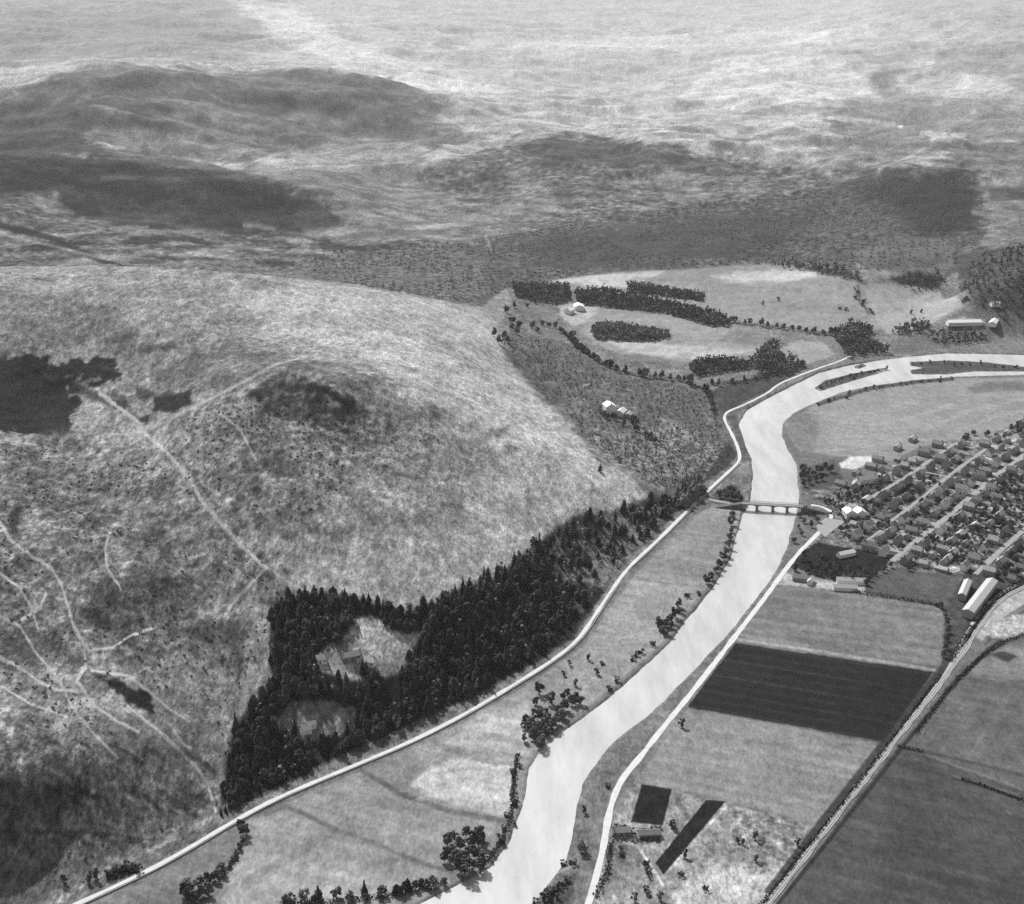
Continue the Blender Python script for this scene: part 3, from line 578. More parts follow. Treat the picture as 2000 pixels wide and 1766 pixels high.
# ------------------------------------------------------------------ materials (neutral greys: the plate is black and white)
def nt(m): m.use_nodes = True; return m.node_tree.nodes, m.node_tree.links
MATS = {}
def grey(name, v, rough=.85, spec=.2, var=0., scale=1., detail=.25, bump=0.):
    """grey surface with mottling in world metres, per-object variation and optional bump"""
    if name in MATS: return MATS[name]
    m = bpy.data.materials.new(name); N, L = nt(m); b = N['Principled BSDF']
    b.inputs['Roughness'].default_value = rough; b.inputs['Specular IOR Level'].default_value = spec
    tc = N.new('ShaderNodeTexCoord'); no = N.new('ShaderNodeTexNoise'); no.inputs['Scale'].default_value = scale; no.inputs['Detail'].default_value = 4
    L.new(tc.outputs['Object'], no.inputs['Vector'])
    mr = N.new('ShaderNodeMapRange'); mr.inputs['From Min'].default_value = .25; mr.inputs['From Max'].default_value = .75
    mr.inputs['To Min'].default_value = v * (1 - detail); mr.inputs['To Max'].default_value = v * (1 + detail)
    L.new(no.outputs['Fac'], mr.inputs['Value']); out = mr.outputs['Result']
    if name.endswith(('needles', 'foliage')):
        n2 = N.new('ShaderNodeTexNoise'); n2.inputs['Scale'].default_value = .06; n2.inputs['Detail'].default_value = 3; ge = N.new('ShaderNodeNewGeometry'); L.new(ge.outputs['Position'], n2.inputs['Vector'])
        m3 = N.new('ShaderNodeMapRange'); m3.inputs['From Min'].default_value = .3; m3.inputs['From Max'].default_value = .7; m3.inputs['To Min'].default_value = .5; m3.inputs['To Max'].default_value = 1.9
        L.new(n2.outputs['Fac'], m3.inputs['Value']); mm = N.new('ShaderNodeMath'); mm.operation = 'MULTIPLY'; L.new(out, mm.inputs[0]); L.new(m3.outputs['Result'], mm.inputs[1]); out = mm.outputs[0]
    if var:
        oi = N.new('ShaderNodeObjectInfo'); m2 = N.new('ShaderNodeMapRange'); m2.inputs['To Min'].default_value = 1 - var; m2.inputs['To Max'].default_value = 1 + var
        L.new(oi.outputs['Random'], m2.inputs['Value']); mu = N.new('ShaderNodeMath'); mu.operation = 'MULTIPLY'
        L.new(out, mu.inputs[0]); L.new(m2.outputs['Result'], mu.inputs[1]); out = mu.outputs[0]
    L.new(out, b.inputs['Base Color'])
    if bump:
        bu = N.new('ShaderNodeBump'); bu.inputs['Strength'].default_value = 1; bu.inputs['Distance'].default_value = bump
        L.new(no.outputs['Fac'], bu.inputs['Height']); L.new(bu.outputs['Normal'], b.inputs['Normal'])
    MATS[name] = m; return m
def ground_mat():
    m = bpy.data.materials.new('ground_cover'); N, L = nt(m); b = N['Principled BSDF']
    b.inputs['Roughness'].default_value = .95; b.inputs['Specular IOR Level'].default_value = .05
    at = N.new('ShaderNodeAttribute'); at.attribute_name = 'albedo'; ar = N.new('ShaderNodeAttribute'); ar.attribute_name = 'rough'
    tc = N.new('ShaderNodeTexCoord')
    mp = N.new('ShaderNodeMapping'); mp.inputs['Scale'].default_value = (1, .45, .6); L.new(tc.outputs['Object'], mp.inputs['Vector'])
    def noise(sc, det):
        n_ = N.new('ShaderNodeTexNoise'); n_.inputs['Scale'].default_value = sc; n_.inputs['Detail'].default_value = det; n_.inputs['Roughness'].default_value = .78
        L.new(mp.outputs['Vector'], n_.inputs['Vector']); return n_.outputs['Fac']
    def math_(op, a, b_):
        x = N.new('ShaderNodeMath'); x.operation = op
        for k, q in enumerate((a, b_)):
            if isinstance(q, (int, float)): x.inputs[k].default_value = q
            else: L.new(q, x.inputs[k])
        return x.outputs[0]
    f1, f2 = noise(.22, 6), noise(.045, 4)
    s = math_('SUBTRACT', math_('ADD', f1, math_('MULTIPLY', f2, .6)), .8)
    amp = math_('ADD', math_('MULTIPLY', ar.outputs['Fac'], 1.45), .75)
    g = math_('MAXIMUM', math_('ADD', math_('MULTIPLY', s, amp), 1.), .3)
    g2 = math_('ADD', math_('MULTIPLY', math_('SUBTRACT', noise(.55, 3), .5), math_('ADD', math_('MULTIPLY', ar.outputs['Fac'], 1.9), .95)), 1.)
    L.new(math_('MINIMUM', math_('MULTIPLY', math_('MULTIPLY', at.outputs['Fac'], g), math_('MAXIMUM', g2, .35)), .75), b.inputs['Base Color'])
    bu = N.new('ShaderNodeBump'); bu.inputs['Distance'].default_value = 2.2
    L.new(math_('MULTIPLY', ar.outputs['Fac'], .8), bu.inputs['Strength']); L.new(f1, bu.inputs['Height']); L.new(bu.outputs['Normal'], b.inputs['Normal'])
    return m
def water_mat():
    m = bpy.data.materials.new('river_water'); N, L = nt(m); b = N['Principled BSDF']
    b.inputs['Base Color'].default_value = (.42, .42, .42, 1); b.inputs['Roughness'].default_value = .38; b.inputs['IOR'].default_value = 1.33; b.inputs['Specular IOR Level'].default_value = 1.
    tc = N.new('ShaderNodeTexCoord'); no = N.new('ShaderNodeTexNoise'); no.inputs['Scale'].default_value = .12; no.inputs['Detail'].default_value = 5
    bu = N.new('ShaderNodeBump'); bu.inputs['Strength'].default_value = .35; bu.inputs['Distance'].default_value = .5
    L.new(tc.outputs['Object'], no.inputs['Vector']); L.new(no.outputs['Fac'], bu.inputs['Height']); L.new(bu.outputs['Normal'], b.inputs['Normal'])
    mr = N.new('ShaderNodeMapRange'); mr.inputs['To Min'].default_value = .24; mr.inputs['To Max'].default_value = .43  # pale base colour stands in for sky reflection and sun glint
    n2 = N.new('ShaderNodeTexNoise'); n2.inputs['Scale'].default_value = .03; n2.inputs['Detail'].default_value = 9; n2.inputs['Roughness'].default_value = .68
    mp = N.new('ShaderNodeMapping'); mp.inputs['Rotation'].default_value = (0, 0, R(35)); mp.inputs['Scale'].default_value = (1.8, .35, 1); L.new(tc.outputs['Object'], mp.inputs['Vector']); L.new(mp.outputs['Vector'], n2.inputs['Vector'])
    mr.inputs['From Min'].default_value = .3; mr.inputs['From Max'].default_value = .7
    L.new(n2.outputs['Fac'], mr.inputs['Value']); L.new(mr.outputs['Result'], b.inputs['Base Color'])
    m4 = N.new('ShaderNodeMapRange'); m4.inputs['From Min'].default_value = .3; m4.inputs['From Max'].default_value = .7; m4.inputs['To Min'].default_value = .5; m4.inputs['To Max'].default_value = .3
    L.new(n2.outputs['Fac'], m4.inputs['Value']); L.new(m4.outputs['Result'], b.inputs['Roughness'])
    return m
M_ROAD = grey('pale_gravel_road', .44, .95, .1, 0, .25, .12)
M_STREET = grey('street_gravel', .23, .95, .1, 0, .3, .15)
M_BALLAST = grey('railway_ballast', .27, .95, .1, 0, .8, .25)
M_RAIL = grey('rail_steel', .25, .5, .5)
M_SLEEPER = grey('sleeper_timber', .07)
M_NEEDLE = grey('conifer_needles', .030, .9, .05, .45, .5, .5)
M_LEAF = grey('broadleaf_foliage', .075, .9, .05, .4, .5, .5)
M_HEDGE = grey('hedge_foliage', .035, .9, .05, .3, .6, .5)
M_BARK = grey('bark', .08, .9, .05, .2, 2., .4)
M_FARWOOD = grey('far_wood_foliage', .12, .9, .05, .3, .1, .4)
M_HEATH = grey('heather', .10, .95, .02, .3, .3, .4)
M_STONE = grey('grey_stone', .22, .9, .1, .15, 1.5, .3)
M_TIMBER = grey('dark_timber', .07, .8, .2, .1, 1.5, .3)

# ------------------------------------------------------------------ mesh helpers
def mesh_np(name, V, Fq, mat, smooth=False):
    V = np.asarray(V, np.float32).reshape(-1, 3); Fq = np.asarray(Fq, np.int32)
    me = bpy.data.meshes.new(name); k = Fq.shape[1]
    me.vertices.add(len(V)); me.vertices.foreach_set('co', V.ravel())
    me.loops.add(Fq.size); me.loops.foreach_set('vertex_index', Fq.ravel())
    me.polygons.add(len(Fq)); me.polygons.foreach_set('loop_start', np.arange(0, Fq.size, k, dtype=np.int32)); 
    if smooth: me.polygons.foreach_set('use_smooth', np.ones(len(Fq), bool))
    me.update(calc_edges=True); me.materials.append(mat); return me
def mesh_py(name, V, Fs, mat):
    me = bpy.data.meshes.new(name); me.from_pydata([tuple(v) for v in V], [], Fs); me.update(); me.materials.append(mat); return me
def obj(name, me, parent=None, loc=None):
    o = bpy.data.objects.new(name, me); COL.objects.link(o)
    if parent: o.parent = parent
    if loc is not None: o.location = loc
    return o
def tag(o, label=None, cat=None, group=None, kind=None):
    if label: o['label'] = label
    if cat: o['category'] = cat
    if group: o['group'] = group
    if kind: o['kind'] = kind
    return o
def empty(name, loc, rz=0, label=None, cat=None, group=None):
    o = bpy.data.objects.new(name, None); COL.objects.link(o); o.location = loc; o.rotation_euler = (0, 0, rz); o.empty_display_size = .5
    return tag(o, label, cat, group)
class MB:
    def __init__(s): s.v = []; s.f = []
    def add(s, V, Fs):
        b = len(s.v); s.v += [tuple(map(float, q)) for q in V]; s.f += [tuple(b + i for i in f) for f in Fs]; return s
    def box(s, x0, x1, y0, y1, z0, z1):
        return s.add([(x0,y0,z0),(x1,y0,z0),(x1,y1,z0),(x0,y1,z0),(x0,y0,z1),(x1,y0,z1),(x1,y1,z1),(x0,y1,z1)],
                     [(3,2,1,0),(4,5,6,7),(0,1,5,4),(1,2,6,5),(2,3,7,6),(3,0,4,7)])
    def tube(s, p, q, r0, r1, k=6):
        p, q = np.array(p, float), np.array(q, float); d = q - p; d /= np.linalg.norm(d)
        a = np.cross(d, (1, 0, 0) if abs(d[0]) < .8 else (0, 1, 0)); a /= np.linalg.norm(a); b = np.cross(d, a)
        V = [c + r * (a * math.cos(t) + b * math.sin(t)) for c, r in ((p, r0), (q, r1)) for t in np.linspace(0, 2 * np.pi, k, endpoint=False)]
        return s.add(V, [(i, (i + 1) % k, k + (i + 1) % k, k + i) for i in range(k)] + [tuple(range(k - 1, -1, -1)), tuple(range(k, 2 * k))])
    def mesh(s, name, mat): return mesh_py(name, s.v, s.f, mat)
    def build(s, name, mat, parent=None): return obj(name, s.mesh(name, mat), parent)

# ------------------------------------------------------------------ ground sheet and river
V = np.stack([X, Y, Z], -1).reshape(-1, 3)
idx = np.arange(NR * NC, dtype=np.int32).reshape(NR, NC)
Fq = np.stack([idx[:-1, :-1], idx[:-1, 1:], idx[1:, 1:], idx[1:, :-1]], -1).reshape(-1, 4)
gme = mesh_np('ground', V, Fq, ground_mat(), True)
for nm, arr in (('albedo', ALB), ('rough', ROUGH)):
    at = gme.attributes.new(nm, 'FLOAT', 'POINT'); at.data.foreach_set('value', np.ascontiguousarray(arr, np.float32).ravel())
tag(obj('ground', gme), kind='structure')
ll = hit_flat(*np.array(LB, float).T); rl = hit_flat(*np.array(RB[::-1], float).T)
def resample(p, k):
    s = np.r_[0, np.cumsum(np.hypot(*np.diff(p, axis=0).T))]; t = np.linspace(0, s[-1], k)
    return np.stack([np.interp(t, s, p[:, 0]), np.interp(t, s, p[:, 1])], -1)
ll, rl = resample(ll, 120), resample(rl, 120)
dv = rl - ll; dv /= np.linalg.norm(dv, axis=1)[:, None]
ll, rl = ll - dv * 9, rl + dv * 9
wv = [(p[0] * (1 - t) + q[0] * t, p[1] * (1 - t) + q[1] * t, WATER) for p, q in zip(ll, rl) for t in np.linspace(0, 1, 9)]
wf = [(i * 9 + j, i * 9 + j + 1, i * 9 + j + 10, i * 9 + j + 9) for i in range(119) for j in range(8)]
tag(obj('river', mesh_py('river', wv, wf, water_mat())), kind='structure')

# ------------------------------------------------------------------ roads
def smooth_line(xy, step):
    xy = np.asarray(xy, float)
    for _ in range(2):
        q = [xy[0]]
        for a, b in zip(xy[:-1], xy[1:]): q += [a * .75 + b * .25, a * .25 + b * .75]
        xy = np.array(q + [xy[-1]])
    s = np.r_[0, np.cumsum(np.hypot(*np.diff(xy, axis=0).T))]; t = np.linspace(0, s[-1], max(2, int(s[-1] / step)))
    return np.stack([np.interp(t, s, xy[:, 0]), np.interp(t, s, xy[:, 1])], -1)
def normals(c):
    d = np.gradient(c, axis=0); d /= np.linalg.norm(d, axis=1)[:, None]; return np.stack([-d[:, 1], d[:, 0]], -1)
def strip(name, px, width, mat, dz=.12, across=4, step=5., wob=.7, xy=None, lift=None):
    c = smooth_line(hit(*np.array(px, float).T) if xy is None else xy, step); nn = normals(c); V = []
    for k, (p, q) in enumerate(zip(c, nn)):
        w = width * (1 + wob * .5 * float(perlin(np.array(k * .31), np.array(width * 3.7))))
        for t in np.linspace(-.5, .5, across + 1):
            x, y = p + q * w * t; V.append((x, y, 0))
    V = np.array(V); V[:, 2] = hz(V[:, 0], V[:, 1])
    Vr = V.reshape(len(c), across + 1, 3)
    Vr[:, :, 2] = np.maximum(Vr[:, :, 2], Vr[:, :, 2].max(1, keepdims=True) - .3) + dz
    a = across + 1
    Fs = [(i * a + j, i * a + j + 1, (i + 1) * a + j + 1, (i + 1) * a + j) for i in range(len(c) - 1) for j in range(across)]
    return tag(obj(name, mesh_py(name, Vr.reshape(-1, 3), Fs, mat)), kind='structure'), c
WROAD = [(60,1808),(150,1766),(250,1720),(330,1680),(480,1590),(560,1550),(700,1492),(800,1450),(900,1400),(1000,1340),(1080,1290),(1130,1250),(1160,1205),(1200,1145),(1230,1105),(1280,1060),(1330,1010),(1368,972),(1420,924),(1441,905),(1446,893),(1440,870),(1427,843),(1414,820),(1416,808),(1430,800),(1452,792),(1500,768),(1520,750),(1560,734),(1600,719),(1640,706),(1668,692)]
strip('road', WROAD, 2.9, M_ROAD, .14)
EROAD = [(1135,1800),(1150,1766),(1165,1710),(1178,1660),(1187,1600),(1197,1560),(1215,1520),(1250,1480),(1300,1415),(1350,1355),(1400,1290),(1450,1225),(1500,1160),(1530,1118),(1560,1080),(1590,1050),(1610,1030),(1623,1012)]
strip('road', EROAD, 3.8, M_ROAD, .15)
strip('road', [(1623,1012),(1624,1000),(1612,993),(1597,988),(1584,987)], 3.6, M_ROAD, .18, step=2)
strip('road', [(1368,972),(1395,978),(1425,983),(1440,986)], 4, M_STREET, .13, step=3)
ST = {'main': [(1742,1096),(1800,1048),(1858,1004),(1900,966),(1950,925),(1996,892),(2080,830)],
      'upper': [(1700,972),(1740,950),(1790,918),(1830,890),(1862,868)],
      'middle': [(1740,1018),(1784,986),(1852,930),(1890,902),(1926,877)],
      'cross': [(1790,919),(1850,931),(1916,943)], 'lower': [(1684,1062),(1744,1076),(1765,1080)], 'lane': [(1684,1062),(1705,1048),(1722,1036)],
      'station': [(1905,1122),(1924,1104),(1960,1070),(1982,1050),(2020,1020)]}
SXY = {}
for k, w in (('main', 5.2), ('upper', 3.8), ('middle', 3.6), ('cross', 3), ('lower', 3.2), ('lane', 3), ('station', 4.4)):
    _, SXY[k] = strip('street', ST[k], w, M_STREET, .10 + .015 * len(SXY), step=6)
strip('path', [(1838,1038),(1858,1044),(1886,1040),(1914,1054),(1926,1064)], 5, M_STREET, .22, wob=.8)
strip('path', [(1815,1113),(1840,1118),(1866,1119),(1890,1104)], 3.2, M_STREET, .23)
strip('path', [(1932,1026),(1980,1030),(2015,1022)], 4, M_STREET, .24)
strip('path', [(1858,1004),(1875,1012),(1892,1016)], 3, M_STREET, .25)
yard = [(1594,1028),(1612,1012),(1640,1016),(1650,1020),(1628,1036),(1612,1050),(1600,1040)]
yv = hit_flat(*np.array(yard, float).T)
tag(obj('pavement', mesh_py('pavement', [(x, y, .30) for x, y in yv], [tuple(range(len(yv)))[::-1]], M_STREET)), kind='structure')
# railway: ballast, two rails, sleepers
RAILPX = [(1470,1808),(1502,1762),(1560,1690),(1640,1585),(1700,1510),(1750,1445),(1800,1382),(1850,1318),(1880,1276),(1905,1237),(1935,1190),(1970,1161),(2010,1143),(2080,1120)]
bal, rc = strip('railway_line', RAILPX, 3.6, M_BALLAST, .30, 4, 4.)
del bal['kind']
tag(bal, 'single railway track on pale ballast curving past the sheds', 'railway line')
rn = normals(rc)
for sgn in (-1, 1):
    mb = MB()
    for i in range(len(rc) - 1):
        p, q = rc[i] + rn[i] * .75 * sgn, rc[i + 1] + rn[i + 1] * .75 * sgn
        mb.add([(*(p - rn[i] * .05), .42), (*(p + rn[i] * .05), .42), (*(q + rn[i + 1] * .05), .42), (*(q - rn[i + 1] * .05), .42), (*(p - rn[i] * .05), .58), (*(p + rn[i] * .05), .58), (*(q + rn[i + 1] * .05), .58), (*(q - rn[i + 1] * .05), .58)],
               [(0,1,5,4),(1,2,6,5),(2,3,7,6),(3,0,4,7),(4,5,6,7)])
    mb.build('rail', M_RAIL, bal)

sid, sc_ = strip('railway_siding', [(1838,1334),(1858,1296),(1876,1262),(1893,1232),(1914,1200),(1945,1166),(1990,1140)], 2.6, M_BALLAST, .34, 3, 4., .3)
del sid['kind']; tag(sid, 'short railway siding between the goods shed and the main curve', 'railway siding')
M_WAGON = [grey('wagon_boards', .09, .8, .2, .1, 2., .3), grey('wagon_pale_sheet', .30, .8, .2, .1, 2., .3)]
for i, f in enumerate((.42, .50, .58, .72)):
    j = int(f * (len(sc_) - 1)); p = sc_[j]; d_ = sc_[j + 1] - sc_[j - 1]
    e = empty('railway_wagon', (p[0], p[1], .36 + .1), math.atan2(d_[1], d_[0]), ('dark open wagon at the lower end of the siding', 'pale sheeted wagon second up the siding', 'dark open wagon third up the siding', 'dark wagon standing alone at the top of the siding')[i], 'wagon', 'wagons on the siding')
    MB().box(-2.6, 2.6, -1.15, 1.15, .9, 2.3).build('wagon_body', M_WAGON[1 if i == 1 else 0], e)
    MB().box(-2.7, 2.7, -.9, .9, .65, .898).build('underframe', M_RAIL, e)
    for wx in (-1.5, 1.5):
        for wy in (-.75, .75): MB().tube((wx, wy - .07, .45), (wx, wy + .07, .45), .45, .45, 10).build('wheel', M_RAIL, e)

# ------------------------------------------------------------------ plants
def kite_conifer(seed, h=11., rad=3., tiers=9, k=8, low=.1, blunt=.0):
    r_ = random.Random(seed); c = MB()
    for t in range(tiers):
        f = t / (tiers - 1); z = h * (low + (1 - low) * f * .93)
        rt = rad * ((1 - f) ** (.8 - blunt * .45) * .93 + .07) * r_.uniform(.85, 1.15)
        a0 = r_.uniform(0, 6.28)
        for i in range(k if f < .75 else k - 3):
            a = a0 + i * 6.2832 / (k if f < .75 else k - 3) + r_.uniform(-.25, .25); L_ = rt * r_.uniform(.7, 1.2); w = L_ * r_.uniform(.36, .5)
            ca, sa = math.cos(a), math.sin(a); up_ = h * .055; dr_ = L_ * r_.uniform(.2, .5)
            c.add([(0, 0, z + up_), (ca * L_ * .6 - sa * w, sa * L_ * .6 + ca * w, z - dr_ * .3), (ca * L_, sa * L_, z - dr_), (ca * L_ * .6 + sa * w, sa * L_ * .6 - ca * w, z - dr_ * .3), (ca * L_ * .5, sa * L_ * .5, z + up_ * .9)],
                  [(0, 1, 4), (1, 2, 4), (2, 3, 4), (3, 0, 4)])
    c.add([(rad * .1, 0, h * .9), (-rad * .05, rad * .09, h * .9), (-rad * .05, -rad * .09, h * .9), (0, 0, h)], [(0, 1, 3), (1, 2, 3), (2, 0, 3)])
    t = MB().tube((0, 0, -.6), (0, 0, h * .5), .22, .14, 6).tube((0, 0, h * .5), (0, 0, h * .9), .14, .04, 5)
    for i in range(5):
        a = r_.uniform(0, 6.28); z = h * r_.uniform(.2, .6); t.tube((0, 0, z), (math.cos(a) * rad * .6, math.sin(a) * rad * .6, z + .3), .07, .02, 4)
    return c, t
def leaf_tree(seed, h=9., rad=4.2, clumps=19, per=26, low=.08, leaf=.85):
    r_ = random.Random(seed); c = MB(); t = MB(); tips = []
    t.tube((0, 0, -.6), (0, 0, h * .35), .26, .17, 6)
    for i in range(clumps):
        a = r_.uniform(0, 6.283); u = r_.uniform(-.75, 1.); q = math.sqrt(max(0, 1 - u * u * .8)) * r_.uniform(.35, .82)
        tips.append((math.cos(a) * q * rad, math.sin(a) * q * rad, h * (low + 1) / 2 + u * h * (1 - low) / 2 * .8))
    for p in tips[:7]: t.tube((0, 0, h * .3), p, .12, .03, 4)
    for p in tips:
        R_ = rad * r_.uniform(.2, .48)
        for j in range(per):
            d = np.array([r_.gauss(0, 1) for _ in range(3)]); d /= np.linalg.norm(d); d *= R_ * r_.uniform(.55, 1.05); d[2] *= .8
            n_ = d / np.linalg.norm(d) + np.array([r_.uniform(-.6, .6) for _ in range(3)]); n_ /= np.linalg.norm(n_)
            a = np.cross(n_, (.3, .5, .8)); a /= np.linalg.norm(a); b = np.cross(n_, a); s = leaf * r_.uniform(.5, 1.)
            o_ = np.array(p) + d
            c.add([o_ + a * s, o_ + b * s * .8 + n_ * .12, o_ - a * s * .9, o_ - b * s * .7 - n_ * .1], [(0, 1, 2, 3)])
    return c, t
def protos(fn, nm, mat, specs):
    out = []
    for s in specs:
        c, t = fn(**s); out.append((c, t, c.mesh(nm + '_crown', mat), t.mesh(nm + '_trunk', M_BARK)))
    return out
CON = protos(kite_conifer, 'conifer', M_NEEDLE, [dict(seed=1), dict(seed=2, rad=2.7, h=12), dict(seed=3, rad=3.5, h=10, blunt=.7), dict(seed=4, rad=3.2, h=11, low=.2, blunt=.4), dict(seed=5, rad=3.8, h=9, blunt=1.1, low=.3), dict(seed=6, rad=3.6, h=8.5, blunt=1.3, low=.25)])
LEAFT = protos(leaf_tree, 'broadleaf', M_LEAF, [dict(seed=11), dict(seed=12, rad=3.8, h=8), dict(seed=13, rad=4.8, h=10, clumps=20), dict(seed=14, rad=3.4, h=9)])
BUSH = protos(leaf_tree, 'bush', M_LEAF, [dict(seed=21, h=3., rad=1.9, clumps=8, per=11, low=.0, leaf=.7), dict(seed=22, h=3.6, rad=1.7, clumps=8, per=11, low=.0, leaf=.7)])
ROOTS = {}
EXY = None
def plant(kind, x, y, s, label, group, name=None, cat=None, sz=None):
    """one tree: an Empty at its foot with crown and trunk"""
    global EXY
    if EXY is None: EXY = smooth_line(hit(*np.array(EROAD, float).T), 5)
    if sd_line(np.array([x]), np.array([y]), EXY)[0] < 3.2 + 1.2 * s: return None
    lib = dict(conifer=CON, broadleaf=LEAFT, bush=BUSH)[kind]; k = rng.integers(len(lib))
    nm = name or dict(conifer='conifer_tree', broadleaf='broadleaf_tree', bush='bush')[kind]
    key = (kind, k)
    if key not in ROOTS:
        r = empty(nm, (0, 0, 0)); ch = [obj('crown', lib[k][2], r), obj('trunk', lib[k][3], r)]; ROOTS[key] = (r, ch); fresh = True
    else: fresh = False
    r, ch = ROOTS[key]
    if not fresh:
        r2 = r.copy(); COL.objects.link(r2)
        for c in ch:
            c2 = c.copy(); COL.objects.link(c2); c2.parent = r2
        r = r2; r.name = nm
    r.location = (x, y, float(hz(x, y)) - .1); r.rotation_euler = (0, 0, rng.uniform(0, 6.28)); r.scale = (s, s, sz or s * rng.uniform(.85, 1.2))
    tag(r, label, cat or dict(conifer='tree', broadleaf='tree', bush='bush')[kind], group)
    return r
def scatter(poly, spacing, holes=(), jitter=.45, flat=False):
    q = subdiv(poly, 40); w = hit(q[:, 0], q[:, 1])
    hs = [hit(*subdiv(h, 30).T) for h in holes]
    x0, y0 = w.min(0); x1, y1 = w.max(0)
    gx, gy = np.meshgrid(np.arange(x0, x1, spacing), np.arange(y0, y1, spacing)); gx = gx.ravel(); gy = gy.ravel()
    gx = gx + rng.uniform(-jitter, jitter, gx.shape) * spacing; gy = gy + rng.uniform(-jitter, jitter, gy.shape) * spacing
    k = sd_poly(gx, gy, w) < 0
    for h in hs: k &= sd_poly(gx, gy, h) > 9 * perlin(gx / 13, gy / 13)
    return np.stack([gx[k], gy[k]], -1)
def mass(name, xy, lib, mat, smin, smax, label, cat=None):
    """one far-off wood or cover as a single mesh of many plants"""
    Vs, Fs, b = [], [], 0
    which = rng.integers(len(lib), size=len(xy)); zz = hz(xy[:, 0], xy[:, 1])
    for k, mbs in enumerate(lib):
        ids = np.nonzero(which == k)[0]
        if len(ids) == 0: continue
        pv = np.array(mbs.v); tri = np.array([(f[0], f[1], f[2], f[3] if len(f) > 3 else f[2]) for f in mbs.f])
        tris = np.array([g for f in mbs.f for g in ([f[:3]] if len(f) == 3 else [f[:3], (f[0], f[2], f[3])])])
        th = rng.uniform(0, 6.28, len(ids)); s = rng.uniform(smin, smax, len(ids)); sz = s * rng.uniform(.8, 1.25, len(ids))
        c, d = np.cos(th)[:, None] * s[:, None], np.sin(th)[:, None] * s[:, None]
        vx = pv[:, 0] * c - pv[:, 1] * d + xy[ids, 0:1]; vy = pv[:, 0] * d + pv[:, 1] * c + xy[ids, 1:2]; vz = pv[:, 2] * sz[:, None] + zz[ids, None] - .1
        Vs.append(np.stack([vx, vy, vz], -1).reshape(-1, 3)); Fs.append((tris[None] + (np.arange(len(ids)) * len(pv))[:, None, None] + b).reshape(-1, 3)); b += len(ids) * len(pv)
    o = obj(name, mesh_np(name, np.concatenate(Vs), np.concatenate(Fs), mat))
    return tag(o, label, cat, None, 'stuff')

# ------------------------------------------------------------------ woods
CONWOOD = scatter(WOOD, 5.2, (CLEAR1, CLEAR2))
SPARSE = [(1030,1085),(1040,1075),(1090,1030),(1120,1010),(1200,1000),(1280,975),(1345,975),(1320,1005),(1270,1050),(1220,1100),(1190,1140),(1160,1185),(1110,1150),(1070,1120)]
sp = sd_poly(CONWOOD[:, 0], CONWOOD[:, 1], hit(*subdiv(SPARSE, 30).T)) < 0
keep = ~sp | (rng.random(len(CONWOOD)) < .24)
keep &= (fbm(CONWOOD[:, 0] / 22, CONWOOD[:, 1] / 22, 2) > -.5)
CONWOOD, sp = CONWOOD[keep], sp[keep]
road_d = sd_line(CONWOOD[:, 0], CONWOOD[:, 1], smooth_line(hit(*np.array(WROAD, float).T), 20))
k = road_d > 11 + 5 * perlin(CONWOOD[:, 0] / 25, CONWOOD[:, 1] / 25); CONWOOD, sp = CONWOOD[k], sp[k]
rdist = np.hypot(CONWOOD[:, 0], CONWOOD[:, 1])
order = np.argsort(rdist + np.where(sp, -330, 0)); single = np.zeros(len(order), bool); single[order[:290]] = True
c1 = hit([730], [1255])[0]; c2 = hit([620], [1398])[0]
for (x, y), s_, r_ in zip(CONWOOD[single], sp[single], rdist[single]):
    uv = toUV(np.array([[x, y]]))[0]
    if s_: lab, grp = 'dark conifer standing loose among pale birch scrub above the roadside, towards the bridge', 'loose conifers above the road towards the bridge'
    elif math.hypot(x - c2[0], y - c2[1]) < 32: lab, grp = 'dark conifer round the small dull clearing low in the thick wood', 'conifers round the small clearing'
    elif uv[0] < 500: lab, grp = 'dark conifer at the lower end of the thick wood, beside the hill track gate', 'conifers at the lower end of the wood'
    elif uv[0] < 610: lab, grp = 'dark conifer in the thick wood between the small clearing and the lower roadside', 'conifers below the small clearing'
    else: lab, grp = 'dark conifer along the roadside edge of the thick wood under the large clearing', 'conifers on the roadside edge of the wood'
    plant('conifer', x, y, rng.uniform(.6, 1.15), lab, grp)
mass('conifer_wood', CONWOOD[~single], [c[0] for c in CON], M_NEEDLE, .6, 1.15, 'dense dark conifer wood climbing from the valley road round two clearings', 'wood')
# birch scrub between the loose conifers
MINI = [kite_conifer(s, h=7, rad=2.6, tiers=3, k=5, low=.1, blunt=.6)[0] for s in (31, 32, 33)]
MINIB = [leaf_tree(s, h=1.5, rad=1.6, clumps=5, per=8, low=0., leaf=.55)[0] for s in (41, 42)]
BIRCH = [leaf_tree(s, h=6, rad=2.2, clumps=7, per=8, low=.1, leaf=.9)[0] for s in (43, 44)]
BLK = [leaf_tree(s, h=6.5, rad=2.4, clumps=6, per=8, low=.0, leaf=1.1)[0] for s in (47, 48)]
M_BIRCH = grey('birch_foliage', .27, .9, .05, .3, .4, .4)
xy = scatter(SPARSE, 9.5); xy = xy[sd_line(xy[:, 0], xy[:, 1], smooth_line(hit(*np.array(WROAD, float).T), 20)) > 8]
mass('birch_scrub', xy, BIRCH, M_BIRCH, .6, 1.1, 'pale birch scrub between the loose conifers above the road', 'scrub')
SLP = [(1150,860),(1250,850),(1330,830),(1400,890),(1360,940),(1310,960),(1240,925),(1180,890)]
mass('slope_scrub', scatter(SLP, 9), BIRCH, M_BIRCH, .5, 1.1, 'mottled scrub on the slope below the white farm', 'scrub')
SLX = scatter([(975,665),(1060,665),(1130,690),(1190,730),(1330,760),(1395,790),(1432,890),(1370,940),(1310,960),(1240,925),(1170,890),(1100,810),(1030,745)], 8)
